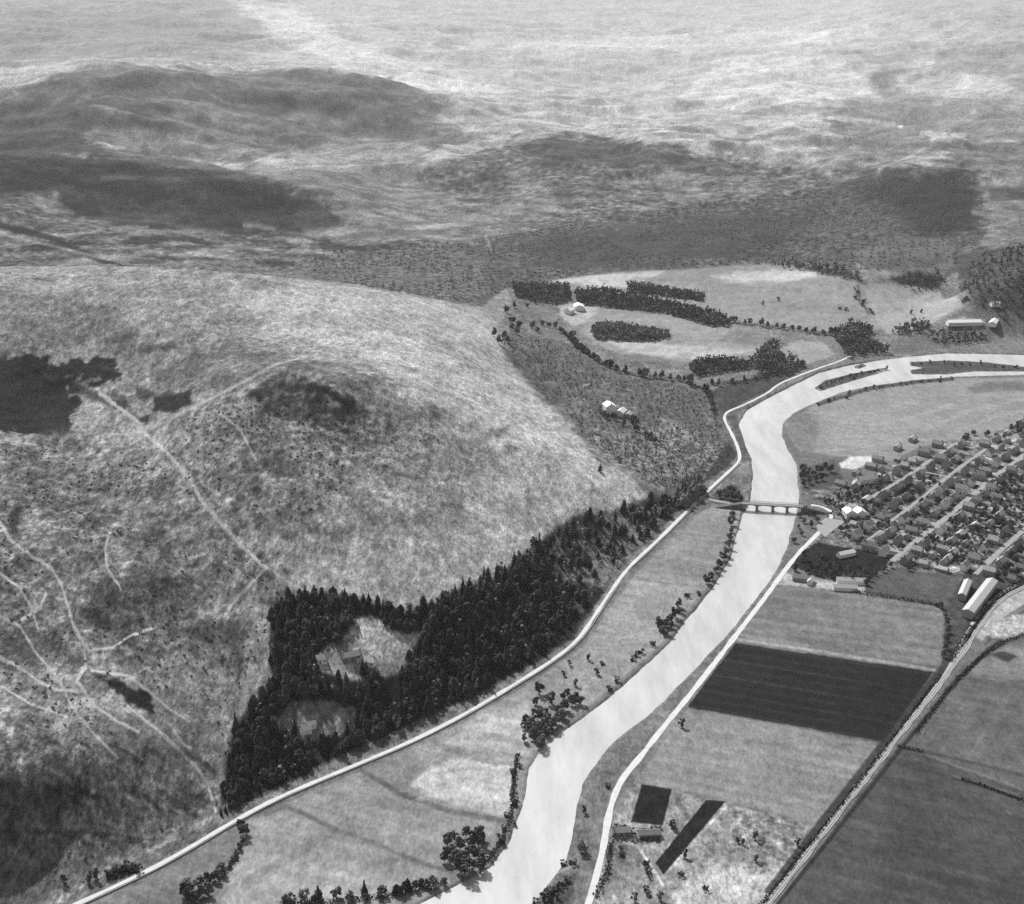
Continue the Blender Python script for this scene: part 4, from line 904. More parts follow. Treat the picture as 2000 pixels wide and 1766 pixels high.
SLX = SLX[fbm(SLX[:, 0] / 30, SLX[:, 1] / 30, 2) > -.3]
mass('slope_bushes', SLX, BIRCH, M_FARWOOD, .35, .85, 'dark grainy bushes over the whole slope round the white farm', 'scrub')
WB = CONWOOD[::8] + rng.normal(0, 1.6, CONWOOD[::8].shape)
mass('wood_birches', WB, BIRCH, grey('wood_birch_foliage', .13, .9, .05, .3, .4, .4), 1.0, 1.7, 'grey birches scattered through the dark conifer wood', 'wood')
# far woods on the dark moor
fx = scatter([(x, y - (16 if x < 990 and y > 520 else 0)) for x, y in MOOR], 11.5); fx = fx[fbm(fx[:, 0] / 120, fx[:, 1] / 120, 3) > -.25]
mass('distant_forest', fx, MINI, grey('moor_pine_foliage', .04, .9, .05, .3, .1, .4), .5, 1.3, 'open dark forest on the flat moor behind the pale hill', 'forest')
FW2 = [(1750,545),(1830,535),(1850,555),(1830,565),(1770,566)]; FW3 = [(1870,590),(1890,520),(1950,490),(2060,480),(2060,630),(1950,610)]
FW4 = [(1500,520),(1540,510),(1650,525),(1690,552),(1600,538)]
mass('distant_copse', np.concatenate([scatter(FW2, 9)]), BIRCH, M_FARWOOD, 1.1, 1.9, 'dark copse under the low round hill beyond the fields', 'copse')
mass('hillside_wood', scatter(FW3, 13), BIRCH, M_FARWOOD, 1.2, 2.0, 'broken dark wood on the rise beyond the upper farm sheds', 'wood')
mass('moor_edge_wood', scatter(FW4, 9), BIRCH, M_FARWOOD, 1., 1.7, 'thin dark wood along the far edge of the upper fields', 'wood')
def block(name, poly, sp_, lo, hi, label, lib=None, cat='plantation'):
    return mass(name, scatter(poly, sp_ * .72), lib or BLK, M_FARWOOD, lo, hi, label, cat)
block('plantation', [(1225,556),(1242,555),(1376,577),(1372,590),(1228,571)], 4.5, .8, 1.2, 'straight dark plantation strip lying alone in the upper field')
block('plantation', [(1000,556),(1108,559),(1117,585),(1090,594),(1010,584)], 6, 1., 1.5, 'square dark plantation at the top of the farm lane under the moor')
block('plantation', [(1122,572),(1180,567),(1250,581),(1330,598),(1420,621),(1428,636),(1390,640),(1300,613),(1200,602),(1130,594)], 6, 1., 1.6, 'long curving shelter wood between the two upper fields')
block('plantation', [(1153,642),(1180,634),(1305,650),(1309,662),(1260,668),(1160,664)], 5, .9, 1.4, 'short dark spruce block inside the curved tree line')
block('plantation', [(1344,716),(1368,703),(1412,702),(1472,712),(1472,722),(1402,731),(1362,739)], 5, .8, 1.2, 'oval dark plantation beside the bend of the tree line')
block('plantation', [(1462,708),(1495,676),(1527,667),(1512,690),(1542,702),(1576,718),(1540,735),(1480,732)], 7, 1., 1.6, 'ragged dark wood above the river road by the small round field', BIRCH)
block('plantation', [(1628,656),(1664,634),(1706,646),(1692,664),(1722,680),(1735,692),(1652,699),(1640,682)], 7.5, 1.2, 1.9, 'tall dark wood at the river bend where the road reaches the shingle', BIRCH)
block('plantation', [(1742,651),(1790,634),(1816,633),(1812,648),(1762,656)], 8, 1.2, 1.8, 'clump of tall dark trees between the shingle and the upper farm sheds', BIRCH)
block('plantation', [(1318,988),(1334,950),(1366,944),(1374,962),(1342,992)], 5, 1.0, 1.6, 'black spruce clump pressed against the road above the bridge', [c[0] for c in CON])
block('plantation', [(1800,655),(1860,645),(1930,650),(1925,672),(1840,676)], 11, .9, 1.5, 'loose dark trees on the bank below the upper farm sheds', BIRCH)
# heather, bracken and juniper tufts on the hill
HE = [(-80,880),(200,850),(450,800),(700,760),(860,860),(640,1000),(560,1110),(500,1290),(420,1560),(180,1720),(-80,1800)]
hx = scatter(HE, 6); hx = hx[fbm(hx[:, 0] / 60, hx[:, 1] / 60, 3) + rng.uniform(-.4, .4, len(hx)) > .12]
mass('heather_tufts', hx, MINIB, M_HEATH, .3, .95, 'heather and juniper tufts scattered over the hill face', 'heather')

# ------------------------------------------------------------------ single trees and bushes
def many(kind, pts, s, lab, grp, rough=True, **kw):
    w = hit(*np.array(pts, float).T)
    for x, y in w: plant(kind, x, y, s * rng.uniform(.8, 1.2), lab, grp, **kw)
def row(kind, px, gap, s, lab, grp, jit=.3, **kw):
    c = smooth_line(hit(*np.array(px, float).T), gap)
    for x, y in c: plant(kind, x + rng.normal(0, gap * jit), y + rng.normal(0, gap * jit), s * rng.uniform(.75, 1.25), lab, grp, **kw)
many('broadleaf', [(1052,1356),(1046,1376),(1076,1376),(1100,1366),(1108,1360),(1124,1374),(1134,1376),(1117,1378),(1102,1388),(1092,1398),(1099,1404),(1087,1414),(1079,1421),(1071,1409),(1061,1402),(1049,1408),(1041,1418),(1029,1418),(1023,1424),(1036,1431),(1046,1434),(1056,1428),(1066,1436),(1073,1428),(1051,1446),(1059,1452),(1041,1444),(1056,1462),(1024,1449)], .8, 'dark alder in the thick clump on the west bank above the pale field corner', 'alders in the west bank clump')
many('broadleaf', [(874,1650),(889,1641),(910,1636),(934,1638),(941,1653),(922,1653),(898,1659),(880,1671),(868,1683),(892,1683),(910,1677),(928,1677),(941,1695),(917,1701),(898,1701),(910,1718),(938,1702),(905,1690)], .85, 'dark alder in the round clump at the river edge below the hedged field', 'alders in the round riverside clump')
many('broadleaf', [(1430,1012),(1428,1026),(1428,1040),(1425,1055),(1423,1070),(1418,1085),(1412,1095),(1405,1108),(1398,1118),(1388,1132),(1380,1140)], .75, 'bank alder in the line under the bridge, beside the narrow meadow', 'alders on the bank under the bridge')
many('broadleaf', [(1325,1187),(1328,1197),(1318,1207),(1310,1217),(1300,1224),(1292,1234),(1299,1240),(1310,1227),(1288,1228)], .8, 'bank alder in the tight group halfway between the bridge and the big clump', 'alders halfway down the bank')
many('bush', [(1342,1166),(1365,1162),(1275,1260),(1243,1282),(1252,1276),(1236,1290),(1205,1332),(1190,1348),(1176,1298),(1165,1318),(1125,1340),(1100,1320),(1150,1290),(1112,1300)], 1.25, 'small round bush dotted over the rough meadow by the west bank', 'bushes on the rough meadow')
row('broadleaf', [(556,1768),(604,1764),(658,1762),(700,1758),(730,1755),(775,1747),(814,1740),(862,1727)], 4.6, .6, 'low dark tree in the row between the lowest meadow and the river', 'trees in the lower meadow row')
many('conifer', [(622,1757),(712,1745),(796,1736),(823,1730),(775,1746)], .75, 'pointed conifer rising out of the low meadow tree row', 'conifers in the lower meadow row')
many('broadleaf', [(370,1742),(390,1733),(405,1728),(420,1720),(391,1752),(370,1759),(361,1752),(405,1748),(380,1762),(432,1708)], .85, 'dark tree in the dense thicket between the roadside strip and pale meadow', 'trees in the meadow corner thicket')
plant('broadleaf', *hit([475], [1630])[0], 1.0, 'lone dark round tree close under the valley road at the meadow corner', None)
many('bush', [(468,1660),(458,1680),(449,1695),(462,1670)], 1., 'hedge bush between the lone roadside tree and the meadow thicket', 'bushes on the meadow boundary')
many('bush', [(208,1712),(219,1708),(230,1702),(245,1697),(260,1700),(270,1703),(175,1724),(190,1716),(125,1724)], 1.35, 'dark bush on the bank between the old track and valley road', 'bushes between track and road')
many('conifer', [(432,1592),(441,1586),(449,1581),(457,1577),(465,1571),(473,1566)], .5, 'young dark conifer in the short row at the track gate', 'young conifers at the gate')
plant('broadleaf', *hit([1138], [1666])[0], .95, 'lone black round tree between the east road and river', None)
many('bush', [(1100,1690),(1119,1688),(1140,1588),(1187,1538),(1332,1420)], 1.3, 'small bush on the strip between the east road and river', 'bushes on the east bank strip')
many('bush', [(1046,1768),(1060,1760),(1068,1752),(1076,1745),(1084,1740),(1092,1735),(1100,1730),(1108,1722),(1072,1760),(1090,1755)], 1.25, 'scrub bush by the shingle spit on the east bank', 'scrub by the shingle spit')
many('bush', [(1262,1690),(1264,1702),(1266,1712),(1262,1740),(1267,1750),(1240,1760),(1290,1757),(1212,1662),(1214,1672),(1337,1674),(1477,1683),(1312,1617),(1316,1618),(1440,1645),(1452,1650),(1475,1640),(1558,1650),(1378,1738),(1330,1710)], 1.2, 'dark bush on the rough pale ground beside the smallholding', 'bushes on the rough pale ground')
plant('conifer', *hit([1172], [922])[0], .8, 'lone dark tree on the pale field corner above the slope', None)
row('broadleaf', [(1102,652),(1120,672),(1142,692),(1180,714),(1240,735),(1300,742),(1345,748),(1378,764)], 8.5, .95, 'tree in the long curved line round the lower farm field', 'trees in the curved field line')
row('broadleaf', [(1378,764),(1388,780),(1396,806)], 7, .8, 'tree in the short line dropping to the road bend', 'trees dropping to the road bend')
row('broadleaf', [(1384,752),(1440,748),(1500,738)], 8, .75, 'tree in the straight line under the oval plantation', 'trees under the oval plantation')
row('broadleaf', [(1426,628),(1470,635),(1510,640),(1560,646),(1632,657)], 9, .95, 'tree in the thin line joining shelter wood and river bend wood', 'trees in the thin joining line')
many('broadleaf', [(990,612),(1000,632),(1010,652),(985,662),(965,657),(975,672),(1005,602),(1000,645),(992,670),(1015,640)], 1.05, 'dark tree in the loose group at the saddle beside the pale hill', 'trees at the saddle')
many('broadleaf', [(1040,642),(1060,637),(1085,642),(1050,648),(1072,640),(1095,650),(1030,600),(1045,592)], .9, 'tree by the lane under the square plantation', 'trees by the plantation lane')
many('broadleaf', [(1176,812),(1180,816),(1186,818),(1238,822),(1239,832),(1243,842),(1218,832),(1198,820),(1262,852),(1270,858),(1276,866)], .8, 'dark tree sheltering the white farm on the slope', 'trees round the white farm')
many('broadleaf', [(1405,972),(1415,967),(1425,964),(1434,962),(1441,970),(1446,978),(1428,976),(1437,978),(1445,984),(1418,974)], .8, 'dark tree massed at the west end of the bridge', 'trees at the west bridge end')
many('broadleaf', [(1566,935),(1574,928),(1588,930),(1600,924),(1612,915),(1622,922),(1580,945),(1570,950),(1592,940),(1604,938),(1568,920)], .85, 'dark tree in the riverside clump beside the bright gravel patch', 'trees by the gravel patch')
many('broadleaf', [(1572,1000),(1580,1006),(1562,1010),(1590,1012),(1570,1022),(1584,1030),(1596,1020),(1560,1032),(1566,1046),(1582,1048),(1576,1060),(1550,1060)], .62, 'garden tree between the river and the bridge road bend', 'trees inside the bridge road bend')
row('broadleaf', [(1886,866),(1890,854),(1905,848),(1930,852),(1962,857)], 5, .65, 'dark tree in the curved row at the top corner of the village', 'trees in the curved top row')
many('broadleaf', [(1975,842),(1985,840),(1995,842),(2005,846),(1990,848)], .8, 'dark tree in the tight group beyond the curved row', 'trees beyond the curved row')
row('broadleaf', [(1545,1112),(1590,1124),(1640,1134),(1688,1140)], 4.6, .62, 'dark garden tree in the lower belt facing the first grass field', 'trees in the lower village belt', .25)
row('broadleaf', [(1690,1138),(1712,1122),(1740,1110),(1790,1112)], 7, .5, 'dark garden tree in the belt that wraps the small dull field', 'trees wrapping the dull field')
many('broadleaf', [(1550,1100),(1558,1090),(1566,1096),(1580,1104),(1596,1112),(1612,1118),(1630,1122),(1650,1128),(1665,1126),(1680,1128),(1600,1100),(1620,1108),(1640,1112),(1660,1116),(1570,1084),(1606,1092),(1634,1098),(1690,1118),(1676,1108)], .55, 'orchard tree in the dark grounds at the lower village corner', 'orchard trees at the village corner')
many('broadleaf', [(1840,1192),(1846,1206),(1850,1220),(1852,1236),(1850,1252),(1846,1268),(1842,1284),(1836,1188),(1828,1184)], .5, 'dark tree on the railway side of the first grass field', 'trees on the railway side')
many('broadleaf', [(1985,1124),(1992,1108),(1975,1090),(1962,1128),(1948,1130),(1990,1084),(1970,1112),(2004,1100),(1984,1096)], .75, 'dark tree in the clump behind the long goods shed', 'trees behind the goods shed')
many('bush', [(1780,614),(1800,612),(1880,590),(1886,586),(1640,604),(1652,606),(1520,588),(1490,596)], 1.8, 'solitary bush standing out in the open upper fields', 'bushes in the upper fields')
row('bush', [(1668,565),(1680,585),(1698,612)], 9, 1.6, 'bush in the short hedge line dividing the upper fields', 'bushes dividing the upper fields')
row('bush', [(1008,1478),(1004,1500),(1003,1530),(1003,1556),(1001,1580),(996,1605),(985,1635),(968,1660),(950,1680)], 5.5, 1.05, 'bush in the dark hedge between the bright field and river', 'bushes in the river hedge')
row('bush', [(1600,790),(1650,775),(1700,762),(1760,752),(1800,747),(1860,742)], 9, 1.15, 'low bush on the outer bank of the river bend', 'bushes on the outer river bend')
row('bush', [(1600,757),(1640,744),(1690,731),(1730,722)], 8, 1.1, 'low bush on the long narrow river island', 'bushes on the narrow island')
row('bush', [(1780,711),(1840,710),(1900,712),(1980,718)], 10, 1.1, 'low bush on the broad upper river island', 'bushes on the upper island')

# ------------------------------------------------------------------ hedges and walls
def hedge(px, h, w, label, name='hedge', mat=None, cat='hedge', dens=9):
    c = smooth_line(hit(*np.array(px, float).T), 1.5); V, Fs = [], []
    nn = normals(c); zz = hz(c[:, 0], c[:, 1])
    for p, q, z in zip(c, nn, zz):
        for _ in range(dens):
            o_ = np.array([p[0], p[1], z]) + np.array([q[0], q[1], 0]) * rng.normal(0, w * .33) + np.array([rng.normal(0, .6), rng.normal(0, .6), rng.uniform(0, h)])
            n_ = rng.normal(0, 1, 3); n_ /= np.linalg.norm(n_); a = np.cross(n_, (.2, .9, .3)); a /= np.linalg.norm(a); b = np.cross(n_, a); s = rng.uniform(.35, .75)
            k = len(V); V += [o_ + a * s, o_ + b * s, o_ - a * s, o_ - b * s]; Fs.append((k, k + 1, k + 2, k + 3))
    return tag(obj(name, mesh_py(name, V, Fs, mat or M_HEDGE)), label, cat)
hedge([(1668,1157),(1720,1165),(1780,1174),(1836,1183)], 2.4, 2., 'straight black hedge along the top of the first grass field')
hedge([(1193,1652),(1191,1675),(1186,1705),(1176,1730),(1164,1752)], 2.6, 2.2, 'thick dark hedge beside the east road below the smallholding')
hedge([(1196,1614),(1208,1616),(1221,1617)], 1.8, 1.4, 'short garden hedge touching the east road by the dark plot')
hedge([(1195,1641),(1240,1643),(1288,1642)], 1.8, 1.4, 'long lower hedge of the smallholding garden')
hedge([(1246,1626),(1270,1621),(1288,1621)], 1.8, 1.4, 'upper hedge of the smallholding garden under the dark plot')
hedge([(1289,1621),(1288,1632),(1287,1642)], 1.6, 1.2, 'end hedge closing the smallholding garden away from the road')
hedge([(1226,1624),(1232,1630),(1238,1628)], 2.4, 3., 'rounded bush hedge in the middle of the smallholding garden')
hedge([(1755,1458),(1775,1463),(1800,1468)], 1.6, 1.5, 'short dark hedge stub beside the railway, between two dull fields')
hedge([(1880,1522),(1920,1535),(1965,1552),(2010,1568)], 1.2, 1.2, 'thin hedge across the wide dull field beyond the railway')
hedge([(1478,1780),(1540,1700),(1620,1600),(1700,1500),(1750,1432),(1800,1368),(1835,1320)], .9, .8, 'railway hedge beside the ploughed field')
hedge([(1788,1432),(1850,1350),(1900,1296),(1955,1256),(2010,1236)], 1.6, 1.6, 'railway hedge beside the rubble heap and dull field')
hedge([(1856,1292),(1884,1250),(1912,1208),(1950,1165),(2005,1130)], 2., 1.8, 'dark hedge between the curving railway and the goods sheds')
hedge([(1102,652),(1120,672),(1142,692),(1180,714),(1240,735),(1300,742),(1345,748),(1378,764),(1388,780),(1396,806)], 3.2, 4, 'thick dark hedge under the long curved field line of trees')
hedge([(1426,628),(1470,635),(1510,640),(1560,646),(1632,657)], 3.2, 3.5, 'dark hedge under the thin joining line of trees')
hedge([(1384,752),(1440,748),(1500,738)], 2.6, 3, 'dark hedge under the oval plantation')
def wall(px, off, h, w, label, name='stone_wall', lo=None):
    c = smooth_line(hit(*np.array(px, float).T), 6); c = c + normals(c) * off
    nn = normals(c); zz = hz(c[:, 0], c[:, 1]); mb = MB(); V = []
    for p, q, z in zip(c, nn, zz): V += [(*(p - q * w / 2), z - .5), (*(p - q * w / 2 * .8), z + h), (*(p + q * w / 2 * .8), z + h), (*(p + q * w / 2), z - .5)]
    mb.add(V, [(4 * i + j, 4 * i + j + 1, 4 * i + j + 5, 4 * i + j + 4) for i in range(len(c) - 1) for j in range(3)])
    return tag(mb.build(name, M_STONE), label, 'wall')
wall(WROAD[1:14], -2.9, .7, .7, 'long grey stone wall on the meadow side of the valley road')
wall(WROAD[14:20], -2.8, .7, .7, 'grey stone wall between the valley road and narrow bank meadow')

hedge([(1008,1480),(1004,1510),(1002,1550),(1000,1585),(992,1620),(975,1650),(950,1685)], 1.8, 1.5, 'long dark hedge between the bright field and the river', dens=10)
hedge([(545,1768),(640,1762),(720,1757),(800,1745),(866,1726)], 1.8, 2., 'low dark hedge under the lowest meadow tree row')
hedge([(474,1642),(462,1668),(448,1694),(428,1718)], 1.4, 1.2, 'thin hedge from the lone roadside tree to the thicket')
# ------------------------------------------------------------------ buildings
ROOF = [grey('slate_roof', .16, .8, .25, .25, 1.2, .2), grey('pale_slate_roof', .30, .8, .25, .2, 1.2, .2), grey('iron_roof', .34, .6, .3, .1, 1.2, .12), grey('white_roof', .62, .8, .2, .1, 1.2, .1)]
WALL = [grey('granite_wall', .26, .9, .1, .2, 1.5, .25), grey('limewashed_wall', .66, .9, .1, .1, 1.5, .12)]
M_DARK = grey('window_glass', .03, .2, .5)
def house(x, y, rz, Lh, Wd, eave, rise, roof, wallm, label, cat='house', group=None, chims=2, name='house', windows=True, z=None):
    e = empty(name, (x, y, float(hz(x, y)) - .05 if z is None else z), rz, label, cat, group)
    a, b = Lh / 2, Wd / 2
    w = MB(); w.add([(-a,-b,-.8),(a,-b,-.8),(a,b,-.8),(-a,b,-.8),(-a,-b,eave),(a,-b,eave),(a,b,eave),(-a,b,eave),(-a,0,eave+rise),(a,0,eave+rise)],
                    [(0,1,5,4),(2,3,7,6),(1,2,6,9,5),(3,0,4,8,7)]); w.build('wall', wallm, e)
    o_, t = .35, .22; sl = rise / b
    r_ = MB()
    for s_ in (-1, 1):
        P_ = [(-a-o_, s_*(b+o_), eave-o_*sl+.06), (a+o_, s_*(b+o_), eave-o_*sl+.06), (a+o_, 0, eave+rise+.06), (-a-o_, 0, eave+rise+.06)]
        Q_ = [(p[0], p[1], p[2] + t) for p in P_]
        r_.add(P_ + Q_, [(0,1,2,3)[::s_],(4,5,6,7)[::-s_],(0,1,5,4)[::-s_],(1,2,6,5)[::-s_],(3,0,4,7)[::-s_]])
    ro = r_.build('roof', roof, e)
    for k in range(chims):
        cx = (-a + .6) if k == 0 else (a - .6)
        MB().box(cx-.45, cx+.45, -.4, .4, eave+rise-.7, eave+rise+1.2).build('chimney', WALL[0], ro)
    if windows:
        for s_ in (-1, 1):
            for k in range(3):
                wx = (-a + Lh * (k + .5) / 3)
                if k == 1: MB().box(wx-.5, wx+.5, s_*b-.03, s_*b+.03, 0, 2.1).build('door', M_TIMBER, e)
                else: MB().box(wx-.5, wx+.5, s_*b-.03, s_*b+.03, 1., 2.3).build('window', M_DARK, e)
    return e
ORD = 'first second third fourth fifth sixth seventh eighth ninth tenth eleventh twelfth thirteenth fourteenth fifteenth sixteenth seventeenth eighteenth nineteenth twentieth'.split()
OCC = []
def free(x, y, rad):
    for q in OCC:
        if (q[0] - x) ** 2 + (q[1] - y) ** 2 < (rad + q[2]) ** 2: return False
    return True
for k in SXY:
    for p in SXY[k][::1]: OCC.append((p[0], p[1], 3.4))
for p in hit(*np.array(EROAD[8:], float).T): OCC.append((p[0], p[1], 4))
for q_, r_ in (((1620,1012),7),((1632,1022),7),((1614,1036),7),((1624,998),6),((1600,988),6),((1658,1006),8),((1679,1006),7),((1652,1086),9),((1690,943),11),((1672,952),8)):
    p = hit([q_[0]], [q_[1]])[0]; OCC.append((p[0], p[1], r_))
STN = dict(main='broad main street', upper='uppermost village street', middle='middle street', cross='upper cross lane', lower='lower cross lane', lane='short village lane', station='goods shed road')
gardens = []
for k in SXY:
    c = smooth_line(SXY[k], 4.); nn = normals(c); tt = np.gradient(c, axis=0)
    for sgn, side in ((1, 'river'), (-1, 'railway')):
        cnt = 0; last = -99
        for i in range(1, len(c) - 1):
            if i * 4 - last < rng.uniform(15, 23): continue
            Lh, Wd = rng.uniform(6.8, 11.5), rng.uniform(5.2, 6.4); off = 5 + Wd / 2 + rng.uniform(0, 2.5)
            x, y = c[i] + nn[i] * sgn * off
            if not free(x, y, 6.) or y > 1440: continue
            u = toUV(np.array([[x, y]]))[0]
            if u[0] > 2060 or u[1] > 1112: continue
            cnt += 1; last = i * 4
            rz = math.atan2(tt[i][1], tt[i][0]) + (0 if rng.random() < .8 else math.pi / 2)
            white = rng.random() < .25; pr = rng.random() < .42
            lab = f"{'pale' if pr else 'dark'} roofed {'white' if white else 'grey'} house, {ORD[cnt - 1]} up the {STN[k]}, {side} side"
            house(x, y, rz, Lh, Wd, rng.uniform(3.2, 5.4), rng.uniform(2.4, 3.2), ROOF[1 if pr else 0], WALL[1 if white else 0], lab, 'house', f"houses on the {STN[k]}", 2 if Lh > 11 else 1)
            OCC.append((x, y, 6.5)); gardens.append((x, y, nn[i] * sgn, k))
BACK = {}
for gx_, gy_, gn, k in gardens:
    for dist in (15, 27):
        x, y = np.array([gx_, gy_]) + gn * dist + rng.normal(0, 1.5, 2)
        if not free(x, y, 4.) or rng.random() < .25: continue
        u = toUV(np.array([[x, y]]))[0]
        if u[0] > 2060 or u[1] > 1100: continue
        BACK[k] = BACK.get(k, 0) + 1; big = dist == 27
        if BACK[k] > 20: continue
        t_ = math.atan2(gn[1], gn[0]) + (math.pi / 2 if rng.random() < .7 else 0); pr = rng.random() < .5
        house(x, y, t_, rng.uniform(8, 11) if big else rng.uniform(4.5, 7.5), rng.uniform(5, 6.2) if big else rng.uniform(3.5, 4.5), rng.uniform(2.6, 4), rng.uniform(1.5, 2.4), ROOF[1 if pr else 0], WALL[0],
              f"{'pale' if pr else 'dark'} roofed {'back house' if big else 'outbuilding'} in a plot behind the {STN[k]}, {ORD[BACK[k] - 1]} along it", 'house' if big else 'shed', f"{'back houses' if big else 'outbuildings'} behind the {STN[k]}", 1 if big else 0, 'back_house' if big else 'outbuilding', False)
        OCC.append((x, y, 4.5))
# garden trees and bushes behind and between the houses
VIL = [(1600,985),(1640,955),(1750,910),(1850,866),(1880,870),(2050,850),(2050,1010),(1930,1100),(1800,1105),(1740,1095),(1690,1070),(1640,1050)]
gx = scatter(VIL, 6.4); n_t = 0
for x, y in gx:
    if not free(x, y, .8): continue
    u = toUV(np.array([[x, y]]))[0]
    if n_t > 280: break
    if u[1] < 930: lab, grp = 'garden tree among the plots of the upper village streets', 'garden trees of the upper village'
    elif u[0] > 1830 and u[1] > 985: lab, grp = 'garden tree on the plots between main street and the goods sheds', 'garden trees towards the goods sheds'
    elif u[0] < 1700: lab, grp = 'garden tree at the village end by the bridge road', 'garden trees by the bridge road'
    else: lab, grp = 'garden tree in the middle of the village beside the main street plots', 'garden trees in the village middle'
    if rng.random() < .66: plant('broadleaf', x, y, rng.uniform(.28, .62), lab, grp, name='garden_tree', cat='tree'); OCC.append((x, y, 1.5)); n_t += 1
    else: plant('bush', x, y, rng.uniform(.8, 1.3), lab.replace('tree', 'bush'), grp.replace('trees', 'bushes'), name='garden_bush', cat='bush')
def at1(px, py): return hit([px], [py])[0]
def named(px, py, rz, L_, W_, e_, r_, roof, wl, lab, cat='house', name='house', ch=2, win=True):
    x, y = at1(px, py); return house(x, y, R(rz), L_, W_, e_, r_, ROOF[roof], WALL[wl], lab, cat, None, ch, name, win)
named(1658,1007,100,11,9,4.2,2.6,3,1,'bright white house beside the bridge road, with a tree at its gable')
named(1679,1007,98,10,9,4.2,2.6,3,1,'bright white house second along from the bridge road')
named(1652,1086,25,15,5.5,3,1.8,3,1,'long low white shed in the dark grounds at the lower village corner', 'shed', 'shed', 0, False)
named(1662,1139,-6,22,6,3,1.8,2,1,'pale low shed under the lower village belt, the larger of two', 'shed', 'shed', 0, False)
named(1650,1152,-6,18,6,2.8,1.6,2,1,'pale low shed at the corner of the first grass field, smaller of two', 'shed', 'shed', 0, False)
named(1566,1134,-18,14,6,3,1.6,0,0,'small dark shed on the white forecourt beside the east road', 'shed', 'shed', 0, False)
named(1583,1139,68,9,4,3,1.4,2,1,'little white lean-to beside the dark forecourt shed', 'shed', 'shed', 0, False)
named(1690,943,20,20,8,4.5,2.8,2,1,'large pale house among the upper village gardens by the gravel')
named(1672,952,70,11,7,4,2.6,1,0,'grey house on the bank side of the large pale house')
named(1190,804,104,13,11,7,3.2,3,1,'white two storey farmhouse on the slope above the road bend', 'farmhouse', 'farmhouse')
named(1213,810,66,13,8,4,2.4,3,1,'long pale roofed steading beside the white farmhouse', 'barn', 'barn', 0, False)
named(1228,814,70,10,6,3,2,1,0,'small byre at the end of the long steading', 'barn', 'barn', 0, False)
named(1163,845,30,6,5,2.6,1.6,2,1,'tiny white hut on the slope under the farm', 'hut', 'hut', 0, False)
named(1145,757,10,6,5,2.6,1.6,2,1,'tiny pale hut on the dark slope above the farm', 'hut', 'hut', 0, False)
named(1130,604,95,16,13,5,2.6,3,1,'pale steading at the head of the upper farm fields, by the square plantation', 'barn', 'barn', 0, False)
named(1112,612,60,12,10,5,2.6,3,1,'white farmhouse below the pale steading at the head of the fields', 'farmhouse', 'farmhouse')
named(1882,634,4,44,11,4,2.4,3,1,'long pale farm range beyond the shingle at the river bend', 'barn', 'barn', 0, False)
named(1940,634,62,22,9,4,2.4,3,1,'pale barn set crosswise at the end of the long farm range', 'barn', 'barn', 0, False)
named(1943,597,10,12,7,3.4,2,2,1,'small pale cottage on the rise above the crosswise barn', 'cottage', 'cottage', 1)
named(624,1293,18,9,6,3,2.2,2,1,'white cottage at the lower end of the large wood clearing', 'cottage', 'cottage', 2)
named(686,1287,25,13,6,3.2,2.2,1,0,'grey roofed lodge in the middle of the large wood clearing', 'cottage', 'lodge', 2)
named(716,1297,-12,12,6,3.2,2.2,2,1,'pale roofed lodge near the trees at the foot of the large clearing', 'cottage', 'lodge', 2)
named(609,1420,20,5,4,2.6,1.6,2,1,'upper white hut of the pair under the small clearing', 'hut', 'hut', 0, False)
named(600,1430,20,5,4,2.6,1.6,2,1,'lower white hut of the pair under the small clearing', 'hut', 'hut', 0, False)
named(1212,1629,5,10,5,2.8,1.8,1,0,'small grey cottage inside the hedged smallholding garden', 'cottage', 'cottage', 1)
named(1268,1633,5,12,5,2.6,1.6,0,0,'low dark outbuilding in the far half of the smallholding garden', 'shed', 'shed', 0, False)
def shed_px(q, eave, rise, lab):
    w = hit_flat(*np.array(q, float).T, z=eave + rise * .4); m1, m2 = (w[0] + w[1]) / 2, (w[2] + w[3]) / 2
    c = (m1 + m2) / 2; d = m2 - m1; wd = (np.linalg.norm(w[0] - w[1]) + np.linalg.norm(w[2] - w[3])) / 2
    return house(c[0], c[1], math.atan2(d[1], d[0]), np.linalg.norm(d), wd * .9, eave, rise, ROOF[2], WALL[0], lab, 'goods shed', None, 0, 'goods_shed', False)
shed_px([(1929,1129),(1948,1133),(1906,1195),(1876,1190)], 6, 1.6, 'long pale iron roofed goods shed beside the curving railway')
shed_px([(1882,1131),(1900,1134),(1886,1162),(1872,1159)], 5, 1.4, 'short pale goods shed on the field side of the long one')

